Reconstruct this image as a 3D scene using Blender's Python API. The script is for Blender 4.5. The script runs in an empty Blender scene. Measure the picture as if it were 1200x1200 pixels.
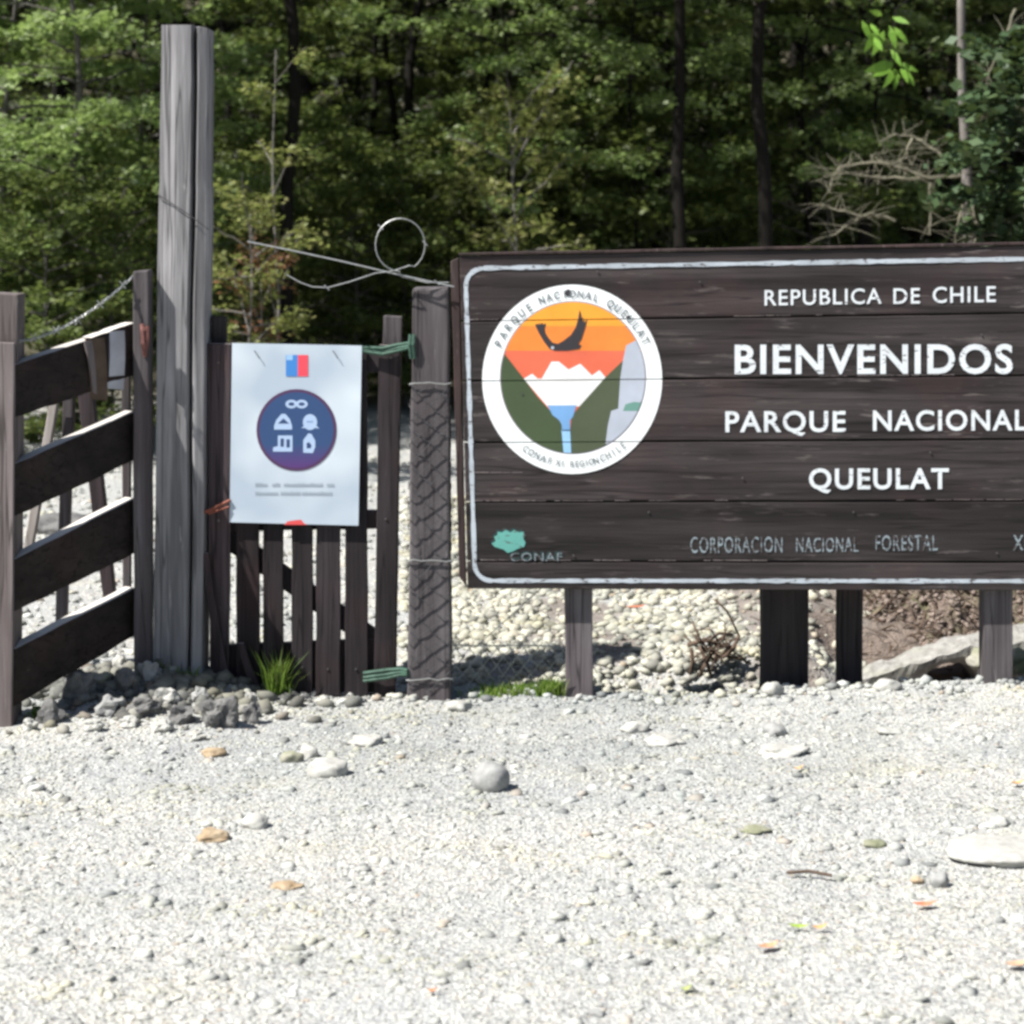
import bpy, bmesh, math, random
import numpy as np
from mathutils import Vector, Matrix, noise as mnoise
scene = bpy.context.scene
COL = scene.collection
PI = math.pi
# ------------------------------------------------------------------ camera
EYE = 1.61            # eye height over the gravel at the gate
F = 2500.0            # focal length in photo pixels (photo 1200 wide)
HOR = 240.0           # photo row of the horizon
cam_d = bpy.data.cameras.new('camera'); cam = bpy.data.objects.new('camera', cam_d)
COL.objects.link(cam); scene.camera = cam
cam.location = (0, 0, EYE); cam.rotation_euler = (PI/2, 0, 0)
cam_d.sensor_width = 36; cam_d.lens = 36*F/1200; cam_d.shift_y = -(600-HOR)/1200
cam_d.clip_start = 0.1; cam_d.clip_end = 1000
cam_d.dof.use_dof = True; cam_d.dof.focus_distance = 6.5; cam_d.dof.aperture_fstop = 4.5
# ------------------------------------------------------------------ light
ray = Vector((0.67, 0.34, -1.0)).normalized()      # direction the sunlight travels
world = bpy.data.worlds.new('World'); scene.world = world; world.use_nodes = True
wn = world.node_tree.nodes; wl = world.node_tree.links
bg = wn['Background']; bg.inputs['Strength'].default_value = 0.05
sky = wn.new('ShaderNodeTexSky'); sky.sky_type = 'NISHITA'; sky.sun_disc = False
sky.sun_elevation = math.asin(-ray.z); sky.sun_rotation = math.atan2(-ray.x, -ray.y)
sky.air_density = 1.0; sky.dust_density = 1.0
wl.new(sky.outputs[0], bg.inputs['Color'])
sd = bpy.data.lights.new('sun', 'SUN'); sd.energy = 4.8; sd.angle = math.radians(0.53); sd.color = (1, .97, .925)
sun = bpy.data.objects.new('sun', sd); COL.objects.link(sun)
sun.rotation_euler = ray.to_track_quat('-Z', 'Y').to_euler()
scene.view_settings.view_transform = 'Standard'; scene.view_settings.look = 'None'
scene.view_settings.exposure = 1.08; scene.view_settings.gamma = 1
scene.view_settings.use_curve_mapping = False
scene.render.engine = 'CYCLES'
scene.cycles.filter_width = 3.0

# ------------------------------------------------------------------ helpers
rnd = random.Random(7)
def P(px, py, Y): return Vector(((px-600)*Y/F, Y, EYE-(py-HOR)*Y/F))
def sstep(a, b, x):
    t = max(0.0, min(1.0, (x-a)/(b-a))); return t*t*(3-2*t)
def nz(x, y, z=0.0): return mnoise.noise(Vector((x, y, z)))
ORI = {}
def tag(o, label=None, cat=None, group=None, kind=None):
    if label: o['label'] = label
    if cat: o['category'] = cat
    if group: o['group'] = group
    if kind: o['kind'] = kind
    return o
def thing(name, label, cat, loc, group=None):
    o = bpy.data.objects.new(name, None); COL.objects.link(o); o.empty_display_size = .1
    o.location = loc; ORI[o] = Vector(loc)
    return tag(o, label, cat, group)
class MB:
    def __init__(s): s.v = []; s.f = []
    def poly(s, pts): 
        b = len(s.v); s.v += [Vector(p) for p in pts]; s.f.append(list(range(b, b+len(pts))))
    def box(s, lo, hi):
        x0, y0, z0 = lo; x1, y1, z1 = hi
        s.hexa([(x0,y0,z0),(x1,y0,z0),(x1,y1,z0),(x0,y1,z0),(x0,y0,z1),(x1,y0,z1),(x1,y1,z1),(x0,y1,z1)])
    def hexa(s, c):
        b = len(s.v); s.v += [Vector(p) for p in c]
        s.f += [[b+i for i in q] for q in ((3,2,1,0),(4,5,6,7),(0,1,5,4),(1,2,6,5),(2,3,7,6),(3,0,4,7))]
    def loft(s, rings, cap=True):
        b = len(s.v); n = len(rings[0])
        for r in rings: s.v += [Vector(p) for p in r]
        for i in range(len(rings)-1):
            for j in range(n):
                a = b+i*n+j; c = b+i*n+(j+1) % n
                s.f.append([a, c, c+n, a+n])
        if cap:
            s.f.append([b+j for j in range(n)][::-1]); s.f.append([b+(len(rings)-1)*n+j for j in range(n)])
    def tube(s, pts, radii, sides=6, cap=True):
        pts = [Vector(p) for p in pts]
        if not hasattr(radii, '__len__'): radii = [radii]*len(pts)
        rings = []; up = Vector((.123, .456, .88)).normalized()
        for i, p in enumerate(pts):
            t = (pts[min(i+1, len(pts)-1)]-pts[max(i-1, 0)]).normalized()
            u = (up-t*up.dot(t))
            if u.length < 1e-3: u = t.orthogonal()
            u.normalize(); w = t.cross(u); up = u
            rings.append([p+(u*math.cos(a)+w*math.sin(a))*radii[i] for a in [2*PI*k/sides for k in range(sides)]])
        s.loft(rings, cap)
    def build(s, name, mat, parent=None, root=None, smooth=False, bevel=0, loc=None):
        me = bpy.data.meshes.new(name)
        off = ORI[root or parent] if parent else Vector(loc or (0, 0, 0))
        me.from_pydata([v-off for v in s.v], [], s.f); me.update()
        if smooth: me.polygons.foreach_set('use_smooth', [True]*len(me.polygons))
        me.materials.append(mat)
        o = bpy.data.objects.new(name, me); COL.objects.link(o)
        if parent: o.parent = parent
        elif loc: o.location = loc
        ORI[o] = off
        if bevel:
            m = o.modifiers.new('bevel', 'BEVEL'); m.width = bevel; m.segments = 2; m.limit_method = 'ANGLE'
        return o
def np_mesh(name, V, Q, mat, parent=None, off=None, n=4, smooth=False):
    """fast mesh from numpy: V (k,3), Q (m,n)"""
    me = bpy.data.meshes.new(name)
    if off is not None: V = V-np.array(off)
    me.vertices.add(len(V)); me.vertices.foreach_set('co', V.astype(np.float32).ravel())
    me.loops.add(Q.size); me.loops.foreach_set('vertex_index', Q.astype(np.int32).ravel())
    me.polygons.add(len(Q)); me.polygons.foreach_set('loop_start', np.arange(0, Q.size, n, dtype=np.int32))
    me.polygons.foreach_set('loop_total', np.full(len(Q), n, np.int32))
    if smooth: me.polygons.foreach_set('use_smooth', np.ones(len(Q), bool))
    me.update(calc_edges=True); me.materials.append(mat)
    o = bpy.data.objects.new(name, me); COL.objects.link(o)
    if parent: o.parent = parent
    return o

# ------------------------------------------------------------------ materials
def new_mat(name):
    m = bpy.data.materials.new(name); m.use_nodes = True
    nt = m.node_tree; return m, nt, nt.nodes['Principled BSDF']
def N(nt, t, **kw):
    n = nt.nodes.new(t)
    for k, v in kw.items(): setattr(n, k, v)
    return n
def ramp(nt, fac, stops, interp='LINEAR'):
    r = N(nt, 'ShaderNodeValToRGB'); e = r.color_ramp.elements; r.color_ramp.interpolation = interp
    while len(e) < len(stops): e.new(.5)
    for el, (p, c) in zip(e, stops):
        el.position = p; el.color = (c[0], c[1], c[2], 1) if hasattr(c, '__len__') else (c, c, c, 1)
    nt.links.new(fac, r.inputs[0]); return r.outputs[0]
def mix(nt, fac, a, b, mode='MIX'):
    m = N(nt, 'ShaderNodeMix', data_type='RGBA', blend_type=mode)
    for s, v in ((0, fac), (6, a), (7, b)):
        if isinstance(v, bpy.types.NodeSocket): nt.links.new(v, m.inputs[s])
        elif s == 0: m.inputs[0].default_value = v
        else: m.inputs[s].default_value = (v[0], v[1], v[2], 1)
    return m.outputs[2]
def noise(nt, vec, scale, detail=4, rough=.6, out=0):
    n = N(nt, 'ShaderNodeTexNoise'); n.inputs['Scale'].default_value = scale
    n.inputs['Detail'].default_value = detail; n.inputs['Roughness'].default_value = rough
    if vec: nt.links.new(vec, n.inputs['Vector'])
    return n.outputs[out]
def bump(nt, h, p, strength=.4, dist=.01):
    b = N(nt, 'ShaderNodeBump'); b.inputs['Strength'].default_value = strength; b.inputs['Distance'].default_value = dist
    nt.links.new(h, b.inputs['Height']); nt.links.new(b.outputs[0], p.inputs['Normal'])
def coords(nt, scale=(1, 1, 1), rand=True):
    tc = N(nt, 'ShaderNodeTexCoord'); mp = N(nt, 'ShaderNodeMapping'); mp.inputs['Scale'].default_value = scale
    nt.links.new(tc.outputs['Object'], mp.inputs['Vector']); 
    if not rand: return mp.outputs[0]
    oi = N(nt, 'ShaderNodeObjectInfo'); mu = N(nt, 'ShaderNodeMath', operation='MULTIPLY'); mu.inputs[1].default_value = 37.0
    nt.links.new(oi.outputs['Random'], mu.inputs[0])
    va = N(nt, 'ShaderNodeVectorMath', operation='ADD'); nt.links.new(mp.outputs[0], va.inputs[0]); nt.links.new(mu.outputs[0], va.inputs[1])
    return va.outputs[0]
def wood(name, dark, light, axis='Z', wear=(.3, .28, .27), wear_at=.66, var=.25, rough=.75, bstr=.5, tint=(.10, .05, .05), top=None, cracks=.75):
    m, nt, p = new_mat(name)
    sc = {'Z': (1, 1, .05), 'X': (.05, 1, 1), 'Y': (1, .05, 1)}[axis]
    v = coords(nt, sc); vb = coords(nt, (1, 1, 1))
    g1 = noise(nt, v, 70, 5, .65); g2 = noise(nt, v, 16, 3, .6); blot = noise(nt, vb, 3.0, 4, .6)
    c = mix(nt, ramp(nt, g2, [(.35, 0), (.65, 1)]), dark, light)
    c = mix(nt, ramp(nt, g1, [(.38, .55), (.62, 1.15)]), (0, 0, 0), c) if False else mix(nt, 1.0, c, ramp(nt, g1, [(.3, .62), (.7, 1.0)]), 'MULTIPLY')
    c = mix(nt, ramp(nt, blot, [(.5, 0), (.75, .35)]), c, tint)
    c = mix(nt, ramp(nt, noise(nt, coords(nt, tuple(q if q == 1 else .035 for q in sc)), 26, 2, .5), [(.478, 0), (.497, cracks), (.503, cracks), (.522, 0)]), c, tuple(q*.25 for q in dark))
    c = mix(nt, ramp(nt, noise(nt, vb, 1.6, 3, .6), [(.38, .38), (.6, 0)]), c, tuple(q*.55 for q in dark))
    # pale streaks where the stain has weathered off
    sc2 = {'Z': (1, 1, .12), 'X': (.12, 1, 1), 'Y': (1, .12, 1)}[axis]
    w = noise(nt, coords(nt, sc2), 42, 6, .7)
    wm = N(nt, 'ShaderNodeMath', operation='MULTIPLY')
    nt.links.new(ramp(nt, w, [(wear_at-.05, 0), (wear_at+.04, 1)]), wm.inputs[0])
    nt.links.new(ramp(nt, noise(nt, vb, 5.5, 3, .6), [(.4, .12), (.62, .85)]), wm.inputs[1])
    c = mix(nt, wm.outputs[0], c, wear)
    if top:      # upward faces coloured paler, standing in for sunlit top edges
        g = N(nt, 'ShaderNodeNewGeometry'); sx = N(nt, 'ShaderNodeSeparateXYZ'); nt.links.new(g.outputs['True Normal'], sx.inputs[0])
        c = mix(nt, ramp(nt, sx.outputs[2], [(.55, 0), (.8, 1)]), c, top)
    oi = N(nt, 'ShaderNodeObjectInfo')
    c = mix(nt, 1.0, c, ramp(nt, oi.outputs['Random'], [(0, 1-var), (1, 1.0)]), 'MULTIPLY')
    nt.links.new(c, p.inputs['Base Color']); p.inputs['Roughness'].default_value = rough; p.inputs['Specular IOR Level'].default_value = .18
    bump(nt, g1, p, bstr, .004)
    return m
def paint(name, col, chip=.70, rough=.5, under=(.07, .06, .06), var=.12):
    m, nt, p = new_mat(name); v = coords(nt, (.35, 1, 1), False)
    n = noise(nt, v, 90, 5, .7); big = noise(nt, coords(nt, (1, 1, 1), False), 9, 3, .6)
    c = mix(nt, ramp(nt, big, [(.3, 0), (.7, var)]), col, tuple(x*.45 for x in col))
    c = mix(nt, ramp(nt, n, [(chip-.03, 0), (chip+.02, 1)]), c, under)
    nt.links.new(c, p.inputs['Base Color']); p.inputs['Roughness'].default_value = rough
    return m
def plain(name, col, rough=.6, metal=0, nscale=20, var=.25, bs=.2):
    m, nt, p = new_mat(name); n = noise(nt, coords(nt), nscale, 4, .6)
    c = mix(nt, 1.0, col, ramp(nt, n, [(.25, 1-var), (.75, 1.0)]), 'MULTIPLY')
    nt.links.new(c, p.inputs['Base Color']); p.inputs['Roughness'].default_value = rough; p.inputs['Metallic'].default_value = metal
    if rough >= .9: p.inputs['Specular IOR Level'].default_value = .1
    if bs: bump(nt, n, p, bs, .01)
    return m
M = {}
M['sign_wood'] = wood('sign_stained_wood', (.031, .025, .025), (.084, .070, .069), 'X', (.145, .125, .12), .63, .35, .6, cracks=.6)
M['sign_side'] = wood('sign_edge_wood', (.05, .035, .035), (.09, .065, .06), 'Z', (.25, .2, .19), .66)
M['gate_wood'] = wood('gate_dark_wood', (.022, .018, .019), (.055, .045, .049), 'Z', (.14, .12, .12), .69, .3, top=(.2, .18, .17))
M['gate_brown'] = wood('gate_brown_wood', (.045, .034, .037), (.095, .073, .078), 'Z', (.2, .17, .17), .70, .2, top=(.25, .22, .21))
M['rail_wood'] = wood('rail_dark_wood', (.022, .017, .015), (.042, .033, .029), 'Y', (.10, .085, .08), .70, .2, top=(.52, .49, .45))  # near-white top colour imitates sun on the rail tops
M['grey_wood'] = wood('weathered_grey_wood', (.20, .195, .20), (.54, .525, .53), 'Z', (.5, .48, .48), .68, .1, .8, .7, (.16, .15, .16))
M['post_wood'] = wood('post_grey_brown_wood', (.095, .083, .086), (.19, .172, .178), 'Z', (.3, .28, .3), .68, .15, .8, .6, (.12, .07, .08))
M['near_post'] = wood('near_post_wood', (.15, .125, .12), (.25, .215, .21), 'Z', (.4, .37, .36), .68, .1, .8, .6, (.2, .14, .13))
M['dark_post'] = wood('dark_post_wood', (.04, .035, .036), (.075, .065, .065), 'Z', (.13, .11, .11), .7, .2)
M['pale_wood'] = wood('pale_new_wood', (.42, .37, .34), (.55, .5, .47), 'Z', (.6, .55, .5), .7, .1)
M['white'] = paint('white_sign_paint', (.74, .78, .80), .62, var=.35)
M['white_line'] = paint('white_border_paint', (.50, .55, .60), .60, var=.6)
M['white_thin'] = paint('thin_letter_paint', (.28, .34, .37), .51, var=.6)
M['white_disc'] = paint('white_emblem_paint', (.84, .86, .86), .76)
M['ring_text'] = paint('ring_letter_paint', (.10, .13, .14), .66, under=(.6, .62, .62))
for k, c in dict(yel=(.93, .37, .035), ora=(.88, .25, .04), red=(.78, .15, .075), snow=(.84, .84, .82), hill=(.055, .085, .035),
                 hill2=(.075, .095, .05), rock=(.46, .50, .58), teal=(.14, .30, .25), river=(.18, .38, .68), bird=(.035, .03, .035),
                 river2=(.33, .60, .90), logo=(.12, .38, .33), logod=(.012, .035, .035), rim=(.25, .22, .25)).items():
    M[k] = paint('emblem_'+k, c, .73 if not k.startswith('logo') else .60, var=.3)
M['poster'] = None
M['wire'] = plain('galvanised_wire', (.42, .43, .42), .5, .6, 60, .4, 0)
M['mesh'] = plain('mesh_wire', (.10, .10, .105), .6, .3, 60, .5, 0)
M['green_rope'] = plain('green_rope', (.045, .11, .075), .7, 0, 80, .5, .4)
M['orange_rope'] = plain('orange_rope', (.24, .065, .035), .7, 0, 80, .4, .4)
M['red_rag'] = plain('faded_red_strap', (.16, .06, .05), .8, 0, 60, .4, .4)
M['metal'] = plain('dull_metal_sheet', (.50, .51, .56), .5, .2, 14, .3, .1)
M['nail'] = plain('nail_iron', (.12, .11, .11), .5, .6, 40, .3, 0)
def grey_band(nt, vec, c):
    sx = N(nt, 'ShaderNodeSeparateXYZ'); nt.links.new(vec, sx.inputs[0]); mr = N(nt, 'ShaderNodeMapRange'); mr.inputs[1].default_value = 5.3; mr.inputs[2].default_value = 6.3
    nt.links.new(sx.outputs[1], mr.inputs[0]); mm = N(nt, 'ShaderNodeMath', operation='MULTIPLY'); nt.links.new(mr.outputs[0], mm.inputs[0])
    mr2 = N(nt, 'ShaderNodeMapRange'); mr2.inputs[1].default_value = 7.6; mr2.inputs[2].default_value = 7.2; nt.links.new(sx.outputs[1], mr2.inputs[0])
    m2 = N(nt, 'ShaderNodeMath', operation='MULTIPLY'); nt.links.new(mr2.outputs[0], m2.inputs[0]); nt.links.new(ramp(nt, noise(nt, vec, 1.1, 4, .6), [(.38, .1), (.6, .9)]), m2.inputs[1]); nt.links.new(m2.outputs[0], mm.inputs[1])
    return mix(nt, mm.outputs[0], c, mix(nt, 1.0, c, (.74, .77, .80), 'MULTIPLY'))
def stone_mat(name, a, b, isl=False, mossy=0):
    m, nt, p = new_mat(name)
    v = coords(nt)
    n = noise(nt, v, 26, 6, .7)
    c = mix(nt, ramp(nt, n, [(.35, 0), (.65, 1)]), a, b)
    if isl:
        g = N(nt, 'ShaderNodeNewGeometry')
        c2 = ramp(nt, g.outputs['Random Per Island'], [(0, (.12, .122, .125)), (.12, (.22, .222, .22)), (.30, (.34, .34, .325)), (.55, (.46, .46, .435)), (.78, (.43, .42, .37)), (.93, (.60, .60, .575)), (1, (.32, .24, .18))])
        c = mix(nt, .8, c, c2)
        wv = N(nt, 'ShaderNodeTexCoord').outputs['Object']
        st = N(nt, 'ShaderNodeMapping'); st.inputs['Scale'].default_value = (.5, 1.6, 1); nt.links.new(wv, st.inputs['Vector'])
        c = mix(nt, ramp(nt, noise(nt, st.outputs[0], 1.7, 4, .6), [(.42, 0), (.62, 1)]), c, mix(nt, 1.0, c, (.76, .79, .82), 'MULTIPLY'))
        c = mix(nt, ramp(nt, noise(nt, st.outputs[0], 2.9, 4, .6), [(.5, 0), (.68, .9)]), c, mix(nt, 1.0, c, (.95, .91, .74), 'MULTIPLY'))
        c = mix(nt, 1.0, c, isl, 'MULTIPLY'); c = grey_band(nt, wv, c)
    if mossy:
        c = mix(nt, ramp(nt, noise(nt, v, 5, 3, .6), [(.45, 0), (.62, mossy)]), c, (.12, .14, .05))
    nt.links.new(c, p.inputs['Base Color']); p.inputs['Roughness'].default_value = .85
    bump(nt, n, p, .4, .01); return m
M['pebble'] = stone_mat('gravel_pebbles', (.34, .34, .32), (.50, .50, .47), (.99, .985, .945))
M['pebble_bank'] = stone_mat('bank_pebbles', (.26, .255, .22), (.48, .475, .41), (.98, .95, .84))
M['rubble'] = stone_mat('rubble_pebbles', (.13, .122, .115), (.32, .31, .275), (.55, .53, .48))
M['clod'] = stone_mat('earth_clods', (.09, .068, .055), (.27, .215, .18))
M['stone_pale'] = stone_mat('pale_stone', (.28, .275, .25), (.44, .435, .40))
M['stone_grey'] = stone_mat('grey_stone', (.20, .20, .195), (.32, .32, .305))
M['stone_dark'] = stone_mat('slate_blue_stone', (.07, .07, .072), (.17, .165, .155))
M['stone_tan'] = stone_mat('tan_stone', (.26, .18, .10), (.40, .32, .22))
M['stone_moss'] = stone_mat('mossy_stone', (.24, .23, .19), (.36, .34, .29), False, .8)
# ground: pale gravel, brown soil bank on the right, leaf litter under the trees
m, nt, p = new_mat('gravel_ground')
tc = N(nt, 'ShaderNodeTexCoord'); vec = tc.outputs['Object']
vor = N(nt, 'ShaderNodeTexVoronoi'); vor.inputs['Scale'].default_value = 95; nt.links.new(vec, vor.inputs['Vector'])
vor2 = N(nt, 'ShaderNodeTexVoronoi'); vor2.inputs['Scale'].default_value = 38; nt.links.new(vec, vor2.inputs['Vector'])
sepc = N(nt, 'ShaderNodeSeparateColor'); nt.links.new(vor.outputs['Color'], sepc.inputs[0])
gc = ramp(nt, sepc.outputs[0], [(0, (.14, .14, .135)), (.16, (.27, .27, .26)), (.5, (.37, .37, .35)), (.85, (.46, .45, .41)), (1, (.32, .285, .24))])
gc = mix(nt, ramp(nt, noise(nt, vec, 1.6, 5, .6), [(.42, 0), (.68, .5)]), gc, (.30, .31, .315))
gc = mix(nt, ramp(nt, noise(nt, vec, 2.3, 4, .6), [(.55, 0), (.75, .35)]), gc, (.40, .37, .27))
att = N(nt, 'ShaderNodeAttribute', attribute_name='zone'); sz = N(nt, 'ShaderNodeSeparateColor'); nt.links.new(att.outputs['Color'], sz.inputs[0])
soil = mix(nt, ramp(nt, noise(nt, vec, 18, 6, .7), [(.35, 0), (.65, 1)]), (.06, .042, .032), (.20, .155, .125))
lit = mix(nt, ramp(nt, noise(nt, vec, 9, 6, .7), [(.35, 0), (.65, 1)]), (.03, .028, .015), (.10, .085, .05))
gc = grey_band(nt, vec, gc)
gc = mix(nt, sz.outputs[0], gc, soil); gc = mix(nt, sz.outputs[1], gc, lit)
nt.links.new(gc, p.inputs['Base Color']); p.inputs['Roughness'].default_value = .95
ad = N(nt, 'ShaderNodeMath', operation='ADD'); nt.links.new(vor.outputs['Distance'], ad.inputs[0]); nt.links.new(vor2.outputs['Distance'], ad.inputs[1])
bump(nt, ad.outputs[0], p, .5, .015); M['ground'] = m
def leaf_mat(name, cols, trans=.45, rough=.5, spec=.25, tc=(.16, .21, .04)):
    m, nt, p = new_mat(name)
    g = N(nt, 'ShaderNodeNewGeometry'); oi = N(nt, 'ShaderNodeObjectInfo')
    k = len(cols); c = ramp(nt, g.outputs['Random Per Island'], [(i/(k-1), cc) for i, cc in enumerate(cols)])
    big = noise(nt, coords(nt), 1.3, 3, .6)
    c = mix(nt, 1.0, c, ramp(nt, big, [(.35, .7), (.65, 1.0)]), 'MULTIPLY')
    nt.links.new(c, p.inputs['Base Color']); p.inputs['Roughness'].default_value = rough
    p.inputs['Specular IOR Level'].default_value = spec
    t = N(nt, 'ShaderNodeBsdfTranslucent'); tcx = mix(nt, .4, c, tc); nt.links.new(tcx, t.inputs['Color'])
    ms = N(nt, 'ShaderNodeMixShader'); ms.inputs[0].default_value = trans
    nt.links.new(p.outputs[0], ms.inputs[1]); nt.links.new(t.outputs[0], ms.inputs[2])
    nt.links.new(ms.outputs[0], nt.nodes['Material Output'].inputs['Surface']); return m
M['leaf_bright'] = leaf_mat('bright_leaves', [(.12, .19, .05), (.22, .31, .09), (.31, .40, .14), (.20, .27, .10), (.42, .48, .28)], .45, tc=(.30, .42, .10))
M['leaf_mid'] = leaf_mat('mid_leaves', [(.055, .08, .022), (.10, .135, .035), (.17, .205, .065), (.08, .11, .035)])
M['leaf_yellow'] = leaf_mat('yellow_green_leaves', [(.075, .11, .03), (.12, .17, .05), (.18, .24, .08), (.10, .135, .04)])
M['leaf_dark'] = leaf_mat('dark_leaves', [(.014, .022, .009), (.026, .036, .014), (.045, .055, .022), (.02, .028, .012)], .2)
M['leaf_olive'] = leaf_mat('olive_leaves', [(.14, .16, .045), (.22, .25, .07), (.30, .31, .10), (.18, .17, .07)])
M['leaf_broad'] = leaf_mat('glossy_broad_leaves', [(.04, .07, .03), (.06, .10, .045), (.08, .12, .05)], .2, .5, .22)
M['leaf_lime'] = leaf_mat('lime_leaves', [(.16, .34, .04), (.22, .42, .06), (.30, .46, .10)], .5)
M['leaf_dead'] = leaf_mat('dead_leaves', [(.16, .07, .035), (.22, .10, .05), (.12, .06, .04)], .3)
M['grass'] = leaf_mat('grass_blades', [(.13, .25, .03), (.20, .34, .05), (.28, .40, .08), (.24, .28, .12)], .5)
M['bark_dark'] = plain('dark_bark', (.016, .014, .012), .9, 0, 12, .5, .6)
M['bark_mid'] = plain('greyish_bark', (.14, .13, .115), .9, 0, 10, .55, .6)
M['bark_pale'] = plain('pale_bark', (.24, .22, .20), .9, 0, 10, .55, .6)
M['dead_twig'] = plain('bleached_dead_wood', (.24, .225, .165), .9, 0, 14, .4, .5)
M['root'] = plain('brown_root', (.14, .10, .075), .9, 0, 14, .5, .6)
M['concrete'] = stone_mat('lichen_grey_log', (.17, .16, .145), (.34, .33, .305), False, .25)

# ------------------------------------------------------------------ ground
def ground_z(x, y):
    z = .030*nz(x*1.3, y*1.3) + .012*nz(x*4, y*4, 3) + .006*nz(x*11, y*11, 5)
    z *= .6+.4*sstep(3, 9, y)
    z += .045*sstep(.5, 1.7, x)*sstep(5.8, 6.9, y)*(1-sstep(7.3, 7.7, y))
    z += .02*sstep(-.95, -.7, x)*sstep(6.3, 6.9, y)*(1-sstep(7.1, 7.4, y))
    z -= .028*sstep(6.0, 6.8, y)*sstep(-.95, -.7, x)
    hx, hy = (x+1.2)/.34, (y-7.0)/.26; z += .075*math.exp(-hx*hx-hy*hy)*(1+.5*nz(x*9, y*9, 8))     # heap of rubble at the tall post
    d = sstep(-.35, .1, x)
    z -= (d*.05+.09*sstep(.2, .5, x))*sstep(7.08, 7.25, y)*(1-sstep(7.5, 7.75, y))                     # ditch behind the sign
    w = sstep(1.05, 1.3, x); z -= w*.13*sstep(7.15, 7.4, y)*(1-sstep(8.05, 8.35, y))
    bank = sstep(.2, 1.6, x)*sstep(7.6+.5*w, 9.6, y)*(1-.6*sstep(10, 14, y))
    z += bank*(.28 + .10*nz(x*1.7, y*1.7, 9) + .05*nz(x*5, y*5, 2))
    z += .25*sstep(13, 20, y)*(.5+nz(x*.3, y*.3, 4))
    if y > 34: z += (y-34)*.55
    return z
def axis(a, b, c, d, fine, coarse):
    out = list(np.arange(b, c, fine)); s = fine; v = c
    while v < d: out.append(v); s *= 1.16; v += s
    out.append(d); s = fine; v = b
    L = []
    while v > a: s *= 1.16; v -= s; L.append(max(v, a))
    return sorted(set(L+out))
xs = axis(-90, -2.3, 2.6, 90, .026, 0); ys = axis(-12, 3.8, 9.6, 110, .026, 0)
nx, ny = len(xs), len(ys)
V = np.array([(x, y, ground_z(x, y)) for y in ys for x in xs])
i = np.arange(nx-1)[None, :]+nx*np.arange(ny-1)[:, None]; i = i.ravel()
gr = np_mesh('ground', V, np.stack([i, i+1, i+nx+1, i+nx], 1), M['ground'], smooth=True)
za = gr.data.color_attributes.new('zone', 'FLOAT_COLOR', 'POINT')
zc = np.zeros((len(V), 4), np.float32); zc[:, 3] = 1
for k, (x, y, z) in enumerate(V):
    zc[k, 0] = max(sstep(.95, 1.45, x+.35*nz(x*3, y*3))*sstep(7.5, 7.9, y)*(1-sstep(12, 14, y))*.95, .75*sstep(.05, .4, nz(x*2.2, y*2.2, 6)+.3*sstep(.2, .8, x))*sstep(7.3, 7.6, y)*sstep(-.4, .2, x)*(1-sstep(11, 13, y)))
    zc[k, 1] = sstep(15.2, 17.5, y+1.5*nz(x*.5, y*.5, 7))
za.data.foreach_set('color', zc.ravel())
tag(gr, 'pale crushed gravel ground running back to the forest edge', kind='structure')

# pebbles: one mass nobody could count
ico = bmesh.new(); bmesh.ops.create_icosphere(ico, subdivisions=1, radius=1)
ICO_V = np.array([v.co[:] for v in ico.verts]); ICO_F = np.array([[v.index for v in f.verts] for f in ico.faces]); ico.free()
rs = np.random.RandomState(11)
def pebbles(name, X, Y, R, mat, label, flat=(.45, .8), sink=.25, zf=None):
    n = len(X); k = len(ICO_V)
    Z = np.array([(zf or ground_z)(a, b) for a, b in zip(X, Y)])
    sc = np.stack([R*rs.uniform(.75, 1.35, n), R*rs.uniform(.75, 1.2, n), R*rs.uniform(flat[0], flat[1], n)], 1)
    v = ICO_V[None]*(1+rs.uniform(-.24, .24, (n, k, 1)))*sc[:, None, :]
    a = rs.uniform(0, 2*PI, n); ca, sa = np.cos(a)[:, None], np.sin(a)[:, None]
    tl = rs.uniform(-.5, .5, n); ct, st = np.cos(tl)[:, None], np.sin(tl)[:, None]
    x, y, z = v[..., 0], v[..., 1], v[..., 2]
    x, z = x*ct-z*st, x*st+z*ct
    x, y = x*ca-y*sa, x*sa+y*ca
    v = np.stack([x+X[:, None], y+Y[:, None], z+(Z+sc[:, 2]*sink)[:, None]], 2).reshape(-1, 3)
    f = (ICO_F[None]+k*np.arange(n)[:, None, None]).reshape(-1, 3)
    o = np_mesh(name, v, f, mat, n=3, smooth=False)
    return tag(o, label, 'gravel', kind='stuff')
def spread(n, y0, y1, pad=.12):
    Y = y0+(y1-y0)*rs.uniform(0, 1, n)**.85
    return (rs.uniform(-.5-pad/2, .5+pad/2, n))*Y*1200/F, Y
X, Y = spread(56000, 3.95, 7.35)
pebbles('gravel', X, Y, .0022+.0068*rs.uniform(0, 1, len(X))**2.8, M['pebble'], 'fine pale gravel covering the foreground', (.35, .65), -.18)
X, Y = spread(2600, 3.95, 7.4)
pebbles('gravel', X, Y, .008+.015*rs.uniform(0, 1, len(X))**3, M['pebble'], 'larger pale pebbles mixed into the foreground gravel', (.3, .6), .0)
n = 520; Xc = rs.uniform(-1.3, 1.9, n); Yc = 7.02+rs.normal(0, .07, n)
pebbles('gravel', Xc, Yc, (.005+.017*rs.uniform(0, 1, n)**2), M['pebble'], 'knobbly pebbles along the crest in front of gate and sign', (.5, .9), .5)
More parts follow.
